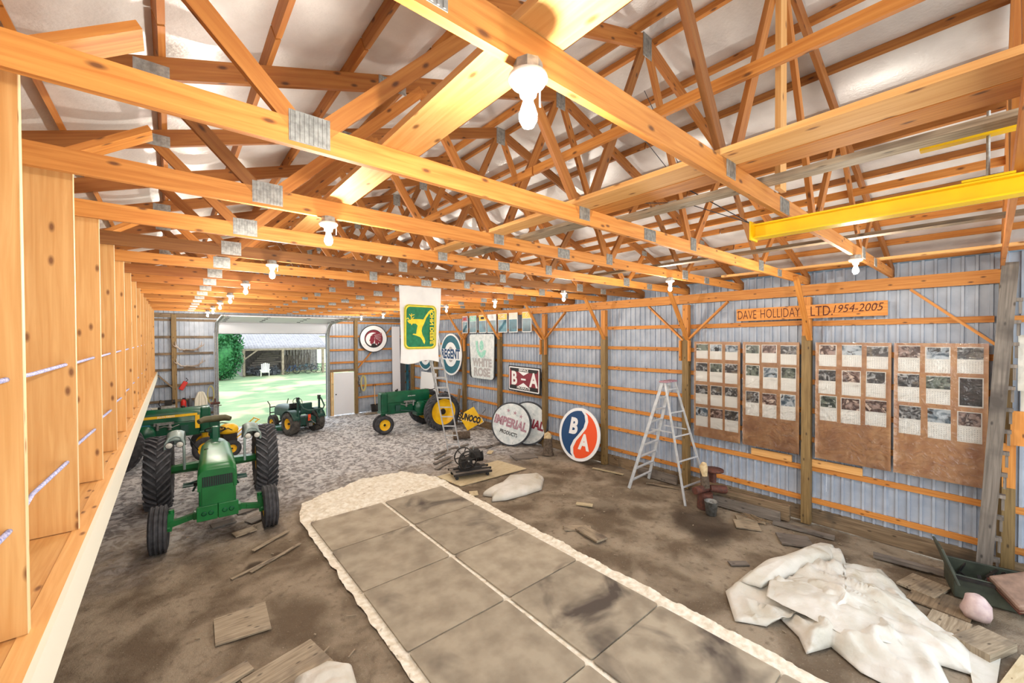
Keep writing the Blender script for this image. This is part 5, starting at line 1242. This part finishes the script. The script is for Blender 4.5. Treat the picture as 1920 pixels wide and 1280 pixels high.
for bi, (yc, w, rows) in enumerate(BD):
    t = sign(f'tall brown plywood board under plastic film, {BN[bi]} of four on the wall', (9.56, yc, 2.45), name='calendar_board', cat='board', group='plywood boards holding old calendars')
    mb = MB(); mb.box((0, 0, 0), (w, 2.24, .014)); obj('plywood', mb, 'brown_ply', t)
    o = obj('plastic_film', FILM, None, t); o.location = (0, 0, .006); o.scale = (w/1.04, 1, 1); 
    for ri, (z, h, pics) in enumerate(rows):
        for ci, pm in enumerate(pics):
            cw = .272+random.uniform(-.012, .014); hh = h*random.uniform(.98, 1.06)
            cy = yc-(-.335+.335*ci+random.uniform(-.012, .012))*(w/1.04); zz = z+random.uniform(-.012, .012)
            rn = ROWN[ri] if not (len(rows) == 3 and ri == 2) else 'bottom'; rn = 'middle' if len(rows) == 3 and ri == 1 else rn
            c = sign(f'{DS[pm]} picture calendar, {rn} row {CN[ci]} on the {BN[bi]} plywood board', (9.5505, cy, zz), name='wall_calendar', cat='calendar', group='old wall calendars pinned on plywood boards', roll_=random.uniform(-.012, .012))
            mb = MB()
            mb.add([(-cw/2, -hh/2, .001), (cw/2, -hh/2, .001), (cw/2, hh/2, .001), (-cw/2, hh/2, .001), (-cw/2, -hh/2, 0), (cw/2, -hh/2, 0), (cw/2, hh/2, 0), (-cw/2, hh/2, 0)],
                   [(0, 1, 2, 3), (4, 5, 1, 0), (6, 7, 3, 2), (5, 6, 2, 1), (7, 4, 0, 3), (7, 6, 5, 4)], [[(0, 0), (1, 0), (1, 1), (0, 1)]]+[[(0, 0)]*4]*5)
            obj('page', mb, 'paper', c)
            k = .46 if pm != K_ else .94
            mb = MB(); pw, ph = cw*(.90 if random.random() < .4 else 1.0), hh*k
            mb.box((0, hh/2-ph/2-(.006 if k < .9 else .01), .0016), (pw, ph-.012, .0008)); obj('picture', mb, pm, c)
            if k < .9:
                mb = MB(); dh = hh*.42; dw = cw*.9
                mb.add([(-dw/2, -hh/2+.02, .0014), (dw/2, -hh/2+.02, .0014), (dw/2, -hh/2+.02+dh, .0014), (-dw/2, -hh/2+.02+dh, .0014)], [(0, 1, 2, 3)], [[(0, 0), (.26, 0), (.26, .22), (0, .22)]]); obj('date_grid', mb, 'date_page', c)
# ------------------------------------------------------------------ things along the end wall
def antlers(label, x, z, s=1):
    t = thing('antlers', label, 'antlers', (x, 19.93, z))
    mb = MB(); mb.box((0, 0, -.02), (.36, .03, .09)); obj('skull_plate', mb, 'old_wood', t, bevel=.01)
    mb = MB(); mb.tube([(-.3, -.03, -.02), (-.1, -.06, .02), (.1, -.06, .0), (.3, -.03, -.02)], .025, 8); obj('skull', mb, 'bone', t)
    for q in (-1, 1):
        mb = MB(); mb.tube([(q*.12, -.03, 0), (q*.26, -.10, .03), (q*.38, -.14, .16), (q*.40, -.12, .34)], [.022, .028, .022, .006], 8)
        mb.tube([(q*.34, -.12, .10), (q*.30, -.16, .25)], [.016, .004], 6); mb.tube([(q*.26, -.10, .04), (q*.46, -.16, .18), (q*.47, -.2, .26)], [.02, .016, .004], 6); obj('antler', mb, 'bone', t)
antlers('upper pair of pale antlers mounted on the far left end wall', .50, 3.25)
antlers('lower pair of pale antlers mounted on the far left end wall', .52, 2.62)
t = thing('workbench', 'cluttered wooden workbench at the far left end wall', 'bench', (-.6, 19.35, 0))
mb = MB(); mb.box((0, 0, .98), (1.6, .7, .05)); obj('bench_top', mb, 'grey_wood', t)
for sx in (-1, 1):
    for sy in (-1, 1): mb = MB(); mb.box((sx*.74, sy*.3, .48), (.09, .09, .96)); obj('leg', mb, 'grey_wood', t)
mb = MB(); mb.box((0, -.33, .85), (1.6, .04, .2)); obj('apron', mb, 'grey_wood', t)
for i, (x, w, h, mm, lb) in enumerate(((-.95, .30, .12, 'black', 'black tray at the left on the far workbench'), (-.72, .26, .20, 'white_worn', 'white plastic box on the far workbench'), (-.45, .24, .18, 'cream', 'cream carton beside the white box on the far workbench'))):
    t = thing('storage_box', lb, 'box', (x, 19.3, 1.006)); mb = MB(); mb.box((0, 0, h/2), (w, .22, h)); obj('box_body', mb, mm, t, bevel=.012); mb = MB(); mb.box((0, 0, h), (w+.02, .24, .02)); obj('lid', mb, mm, t)
t = thing('air_compressor', 'dark compressor with coiled pipes on the far workbench', 'machine', (-.12, 19.35, 1.006))
mb = MB(); mb.cyl((-.2, 0, .14), (.2, 0, .14), .13, n=18); mb.box((-.12, 0, .02), (.05, .2, .04)); mb.box((.12, 0, .02), (.05, .2, .04)); obj('tank', mb, 'galv', t)
mb = MB(); mb.box((0, 0, .34), (.2, .18, .18)); mb.cyl((.12, 0, .36), (.2, 0, .36), .08); mb.tube([(-.1, 0, .4), (-.22, -.05, .46), (-.26, 0, .3), (-.2, 0, .2)], .012, 6); obj('pump', mb, 'black_iron', t)
t = thing('fuel_can', 'red fuel can hung on the post of the far left wall', 'can', (.24, 19.84, 1.74), (0, .5, 0))
mb = MB(); mb.box((0, 0, .17), (.15, .10, .34)); obj('can_body', mb, 'red', t, bevel=.02); mb = MB(); mb.tube([(.0, 0, .34), (.03, 0, .42), (-.06, 0, .46)], .015, 6); obj('spout', mb, 'black', t)
t = thing('fire_extinguisher', 'red fire extinguisher standing on the ledge by the far left post', 'extinguisher', (.32, 19.80, .92))
mb = MB(); mb.lathe([(.001, 0), (.085, .01), (.085, .36), (.05, .43), (.03, .45), (.001, .45)], n=20); obj('cylinder', mb, 'red', t)
mb = MB(); mb.box((.02, 0, .48), (.1, .03, .05)); mb.tube([(.02, 0, .46), (.12, -.02, .4), (.13, -.03, .15)], .012, 6); obj('valve', mb, 'black', t)
t = thing('gas_cylinder', 'dark slim cylinder right of the red extinguisher', 'cylinder', (.52, 19.80, .92))
mb = MB(); mb.lathe([(.001, 0), (.075, .01), (.075, .40), (.03, .47), (.001, .48)], n=18); obj('cylinder', mb, 'dark_grey', t); mb = MB(); mb.cyl((0, 0, .46), (0, 0, .56), .02); obj('valve', mb, 'galv', t)
t = thing('work_coat', 'pale work coat hanging on the far left wall', 'coat', (.85, 19.88, 1.62))
mb = MB(); mb.grid(14, 18, lambda u, v: ((u-.5)*(.14+.22*(1-v)**.6), -.05-.05*math.sin(math.pi*u)-.02*math.sin(u*22), -.78*(1-v))); obj('cloth', mb, 'cream', t, solid=.01)
for s in (-1, 1): mb = MB(); mb.tube([(s*.07, -.06, -.04), (s*.16, -.07, -.3), (s*.18, -.06, -.62)], [.04, .042, .035], 10); obj('sleeve', mb, 'cream', t)
mb = MB()
for k in range(3): mb.tube([(1.15+.10*math.cos(a)+.01*k, 19.90-.02*k, 1.45+.33*math.sin(a)+.02*k) for a in [2*math.pi*i/24 for i in range(24)]], .010, 6, closed=True)
o = obj('hanging_hose', mb, 'rope_yellow'); tag(o, 'pale yellow hose coil hanging left of the big door', 'hose')
t = thing('hand_winch', 'rusty purple-grey winch post standing left of the big door', 'winch', (1.28, 19.55, 0))
mb = MB(); mb.box((0, 0, .55), (.12, .1, 1.1)); obj('post', mb, 'galv', t); mb = MB(); mb.cyl((-.15, 0, 1.15), (.15, 0, 1.15), .05); mb.bar((0, 0, 1.0), (0, -.03, 1.34), .05, .05); mb.bar((-.26, 0, 1.05), (.2, 0, 1.05), .03, .03); obj('winch_head', mb, 'rust', t)
# right part of the end wall
mb = MB()
for k in range(4): mb.tube([(7.18+(.08+.02*k)*math.cos(a), 19.88-.015*k, 1.45+(.34+.02*k)*math.sin(a)) for a in [2*math.pi*i/26 for i in range(26)]], .011, 6, closed=True)
o = obj('rope_coil', mb, 'rope_yellow'); tag(o, 'yellow rope coil hanging right of the white walk door', 'rope')
t = thing('snow_shovel', 'snow shovel with black blade leaning on the end wall', 'shovel', (7.72, 19.72, 0), (-.10, 0, 0))
mb = MB(); mb.cyl((0, 0, .35), (0, 0, 1.28), .017); obj('shaft', mb, 'pine_edge', t); mb = MB(); mb.tube([(-.07, 0, 1.28), (-.06, 0, 1.36), (.06, 0, 1.36), (.07, 0, 1.28), (-.07, 0, 1.28)], .014, 6); obj('grip', mb, 'black', t)
mb = MB(); mb.grid(8, 6, lambda u, v: ((u-.5)*.5, -.10*(1-v)**2-.04*math.sin(math.pi*v)+.04*abs(u*2-1)*-1, .03+.36*v)); obj('blade', mb, 'black', t, solid=.008)
t = thing('post_hooks', 'bunch of tools and chains hung on the post beside the walk door', 'tools', (6.92, 19.80, 1.2))
mb = MB(); mb.tube([(0, 0, .6), (.03, -.03, .45), (-.02, -.02, .3), (.04, -.03, .15)], .02, 6); mb.tube([(.06, 0, .2), (.09, -.02, 0), (.05, -.02, -.2)], .016, 6); obj('chain', mb, 'steel_dark', t); mb = MB(); mb.box((.04, -.03, .3), (.08, .04, .12)); obj('tool', mb, 'galv', t); mb = MB(); mb.box((.08, -.03, -.15), (.05, .04, .12)); obj('tool', mb, 'galv', t)
o = plank('plank', 'pale board lying at the foot of the end wall below the shovel', rp(7.65, 19.35, 1.2, .25, 4), .03, 'scrap')
for i, (x, w, mm, lb, ln) in enumerate(((8.80, .42, 'door_white', 'tall pale grey steel panel leaning in the far right corner', .02), (9.16, .22, 'dark_grey', 'tall dark panel leaning beside the pale one in the far right corner', .03), (9.42, .12, 'dark_teal', 'narrow dark green panel at the very corner of the end wall', .03))):
    t = thing('metal_sheet', lb, 'panel', (x, 19.62, 0), (-ln, 0, .05)); mb = MB(); mb.box((0, 0, 2.12-.3*i), (w, .05, 4.24-.6*i)); obj('panel', mb, mm, t)
    if i == 0:
        mb = MB(); mb.box((.02, -.028, .62), (.07, .01, .86)); obj('slot', mb, 'ink', t)
t = thing('white_board', 'white sheet leaning against the right wall behind the old tractor', 'panel', (9.34, 17.5, .0), (0, .07, 0)); mb = MB(); mb.box((0, 0, 1.0), (.03, 1.5, 2.0)); obj('panel', mb, 'white', t, bevel=.004)
mb = MB(); mb.box((0, 0, .75), (.05, .14, 1.5)); o = obj('leaning_post', mb, 'old_wood', None, (9.2, 14.62, 0), rot=(0, .12, 0)); tag(o, 'dark wooden bar leaning at the wall left of the yellow diamond sign', 'post')
t = thing('coupling_rail', 'short black iron coupling hung on a girt below the rectangular sign', 'ironwork', (9.60, 11.0, 1.13)); mb = MB(); mb.box((0, 0, 0), (.04, .9, .05)); obj('bar', mb, 'black_iron', t)
for y in (-.3, 0, .3): mb = MB(); mb.tube([(-.03, y, 0), (-.05, y+.07, -.08), (-.03, y+.14, 0)], .012, 6); obj('link', mb, 'black_iron', t)

# ------------------------------------------------------------------ outdoors: open shed, its contents, bush, far building
t = thing('open_shed', 'open fronted farm shed with pale metal roof beyond the lawn', 'shed', (8.8, 47.5, 0))
def ro(u, v): return (-3.9+7.9*u, -2.1+5.0*v, 2.62+1.55*v+.02*math.sin(u*7.9*2*math.pi/.25))
mb = MB(); mb.grid(190, 4, ro); obj('roof', mb, 'shed_roof', t, solid=.03)
mb = MB(); mb.prism([(-2.0, 0), (2.8, 0), (2.8, 4.0), (-2.0, 2.55)], -3.72, -3.68, lambda y, z, x: Vector((x, y, z))); obj('side_wall', mb, 'shed_wood', t)
for i in range(26): mb = MB(); mb.box((-3.6+i*.3, 2.75, 1.9), (.28, .04, 3.8)); o = obj('back_board', mb, 'shed_wood', t)
for x in (-3.6, -.35, 3.4): mb = MB(); mb.box((x, -2.0, 1.3), (.2, .2, 2.6)); obj('post', mb, 'scrap', t)
mb = MB(); mb.bar((-3.6, -2.0, 1.6), (-2.5, -2.0, 2.5), .12, .12, (0, 1, 0)); obj('brace', mb, 'scrap', t)
mb = MB(); mb.bar((-3.9, -2.05, 2.56), (3.95, -2.05, 2.56), .08, .2); obj('fascia', mb, 'scrap', t)
for i in range(7):
    mb = MB(); mb.bar((-3.0+.2*i, .8, .7+.22*i), (-.6+.35*(i % 3), .9, .72+.22*i), .3, .14); o = obj('lumber_stack', mb, 'grey_wood'); o.location = (8.8, 47.5, 0); tag(o, ['lowest', 'second lowest', 'third lowest', 'middle', 'third highest', 'second highest', 'highest'][i]+' weathered beam of the stack inside the open shed', 'beam', 'beams stacked in the open shed')
t = thing('garden_chair', 'pale yellow slatted garden chair standing at the open shed', 'chair', (6.85, 45.0, 0), (0, 0, -.2))
for i in range(5): mb = MB(); mb.bar((-.26+.13*i, .2, .35), (-.30+.15*i, .55, 1.25-.05*abs(i-2)), .11, .02); obj('back_slat', mb, 'cream', t)
for i in range(4): mb = MB(); mb.box((0, -.3+.14*i, .38-.02*i), (.6, .12, .02)); obj('seat_slat', mb, 'cream', t)
for s in (-1, 1):
    mb = MB(); mb.box((s*.38, 0, .60), (.12, .75, .03)); obj('armrest', mb, 'cream', t)
    mb = MB(); mb.box((s*.34, -.32, .3), (.05, .08, .6)); obj('leg', mb, 'cream', t); mb = MB(); mb.box((s*.32, .32, .28), (.05, .08, .56)); obj('leg', mb, 'cream', t)
def bicycle(x, y, a, lab, mm):
    t = thing('bicycle', lab, 'bicycle', (x, y, 0), (0, 0, a))
    for dx in (-.5, .5): mb = MB(); mb.tube([(dx+.33*math.cos(q), 0, .34+.33*math.sin(q)) for q in [2*math.pi*i/20 for i in range(20)]], .02, 5, closed=True); obj('wheel', mb, 'black', t)
    mb = MB()
    for a_, b_ in (((-.5, .34), (-.2, .8)), ((-.2, .8), (.35, .85)), ((-.05, .32), (.35, .85)), ((-.5, .34), (-.05, .32)), ((-.05, .32), (-.2, .9)), ((.5, .34), (.36, 1.0))): mb.cyl((a_[0], 0, a_[1]), (b_[0], 0, b_[1]), .018, n=6)
    obj('frame', mb, mm, t); mb = MB(); mb.box((-.22, 0, .92), (.24, .12, .05)); obj('saddle', mb, 'black', t); mb = MB(); mb.cyl((.36, -.25, 1.02), (.36, .25, 1.02), .014, n=6); obj('handlebar', mb, 'galv', t)
for i, (x, y, a, mm, nn) in enumerate(((9.2, 45.3, .2, 'navy', 'blue bicycle nearest the middle post of the shed'), (10.3, 46.0, -.1, 'dark_teal', 'teal bicycle second from the middle post of the shed'), (11.2, 45.2, .15, 'black_iron', 'black bicycle towards the right post of the shed'), (12.0, 46.1, -.2, 'navy', 'blue bicycle nearest the right post of the shed'), (9.4, 47.0, .4, 'black_iron', 'dark bicycle behind the front row in the shed'), (11.2, 47.0, .0, 'dark_teal', 'teal bicycle behind the front row in the shed'))): bicycle(x, y, a, nn, mm)
mb = MB()
for i in range(150):
    x, y, z = random.uniform(-3.2, -.6), random.uniform(-1.5, .3), random.uniform(.05, .75); a = random.uniform(0, 3.1)
    if i % 3: mb.bar((x, y, z), (x+.5*math.cos(a), y+.1, z+.4*math.sin(a)-.1), .05, .05)
    else: mb.box((x, y, z*.6), (random.uniform(.1, .4), .3, random.uniform(.1, .4)))
o = obj('scrap_heap', mb, 'dark_grey', None, (8.8, 47.2, 0)); o['kind'] = 'stuff'; tag(o, 'jumble of dark scrap on the floor of the open shed, left bay', 'scrap')
mb = MB()
for i in range(60):
    x, z = random.uniform(.2, 3.2), random.uniform(.8, 2.0); mb.bar((x, 2.4, z*.2), (x+random.uniform(-.3, .3), 2.5, z+.4), .05, .05)
o = obj('leaning_tools', mb, 'grey_wood', None, (8.8, 47.2, 0)); o['kind'] = 'stuff'; tag(o, 'crowd of grey poles leaning on the back of the shed, right bay', 'poles')
# leafy tree left of the shed
def tree(loc, sx, sy, sz, n, label):
    t = thing('tree', label, 'tree', loc)
    mb = MB(); mb.tube([(0, 0, 0), (.05, 0, 1.2), (0, .1, sz*.9)], [.22, .16, .08], 8); obj('trunk', mb, 'bark', t)
    mb = MB()
    for i in range(n):
        a, b = random.uniform(0, 6.28), math.acos(random.uniform(-1, 1)); r = random.uniform(.75, 1.05)+.15*math.sin(a*5+b*7)
        c = Vector((sx*r*math.sin(b)*math.cos(a), sy*r*math.sin(b)*math.sin(a), sz*.56+sz*.56*r*math.cos(b)))
        if c.z < .1: continue
        u = Vector((random.gauss(0, 1), random.gauss(0, 1), random.gauss(0, 1))).normalized(); v = u.cross(Vector((random.gauss(0, 1), random.gauss(0, 1), 1))).normalized(); k = random.uniform(.08, .17)
        mb.add([c-u*k, c+v*k*.5, c+u*k, c-v*k*.5], [(0, 1, 2, 3)])
    o = obj('foliage', mb, 'leaf', t); o['kind'] = 'stuff'
    mb = MB(); mb.lathe([(.001, sz*.06), (sx*.6, sz*.2), (sx*.78, sz*.55), (sx*.55, sz*.88), (.001, sz*1.0)], n=14); obj('inner_foliage', mb, 'leaf', t)
tree((3.2, 43.5, 0), 1.6, 1.2, 4.6, 9000, 'dense green tree beside the left end of the open shed')
tree((-1.6, 47, 0), 2.4, 1.6, 6.5, 6000, 'large green tree further left beyond the lawn')
t = thing('barn', 'long pale building with metal roof far behind the open shed', 'building', (11, 66, 0))
mb = MB(); mb.box((4, 0, 2.0), (26, 8, 4.0)); obj('walls', mb, 'cream', t); mb = MB(); mb.prism([(-4.3, 3.9), (4.3, 3.9), (0, 6.2)], -9.4, 17.4, lambda y, z, x: Vector((x, y, z))); obj('roof', mb, 'shed_roof', t)
t = thing('side_barn', 'taller shed wing with pale ribbed roof rising at the left behind the open shed', 'building', (6.6, 53.5, 0))
mb = MB(); mb.box((0, 0, 1.9), (5.0, 5.0, 3.8)); obj('walls', mb, 'shed_wood', t)
mb = MB(); mb.grid(120, 3, lambda u, v: (-2.7+5.4*u, -2.8+3.0*v, 3.8+1.5*v+.02*math.sin(u*130))); obj('roof', mb, 'shed_roof', t, solid=.03)
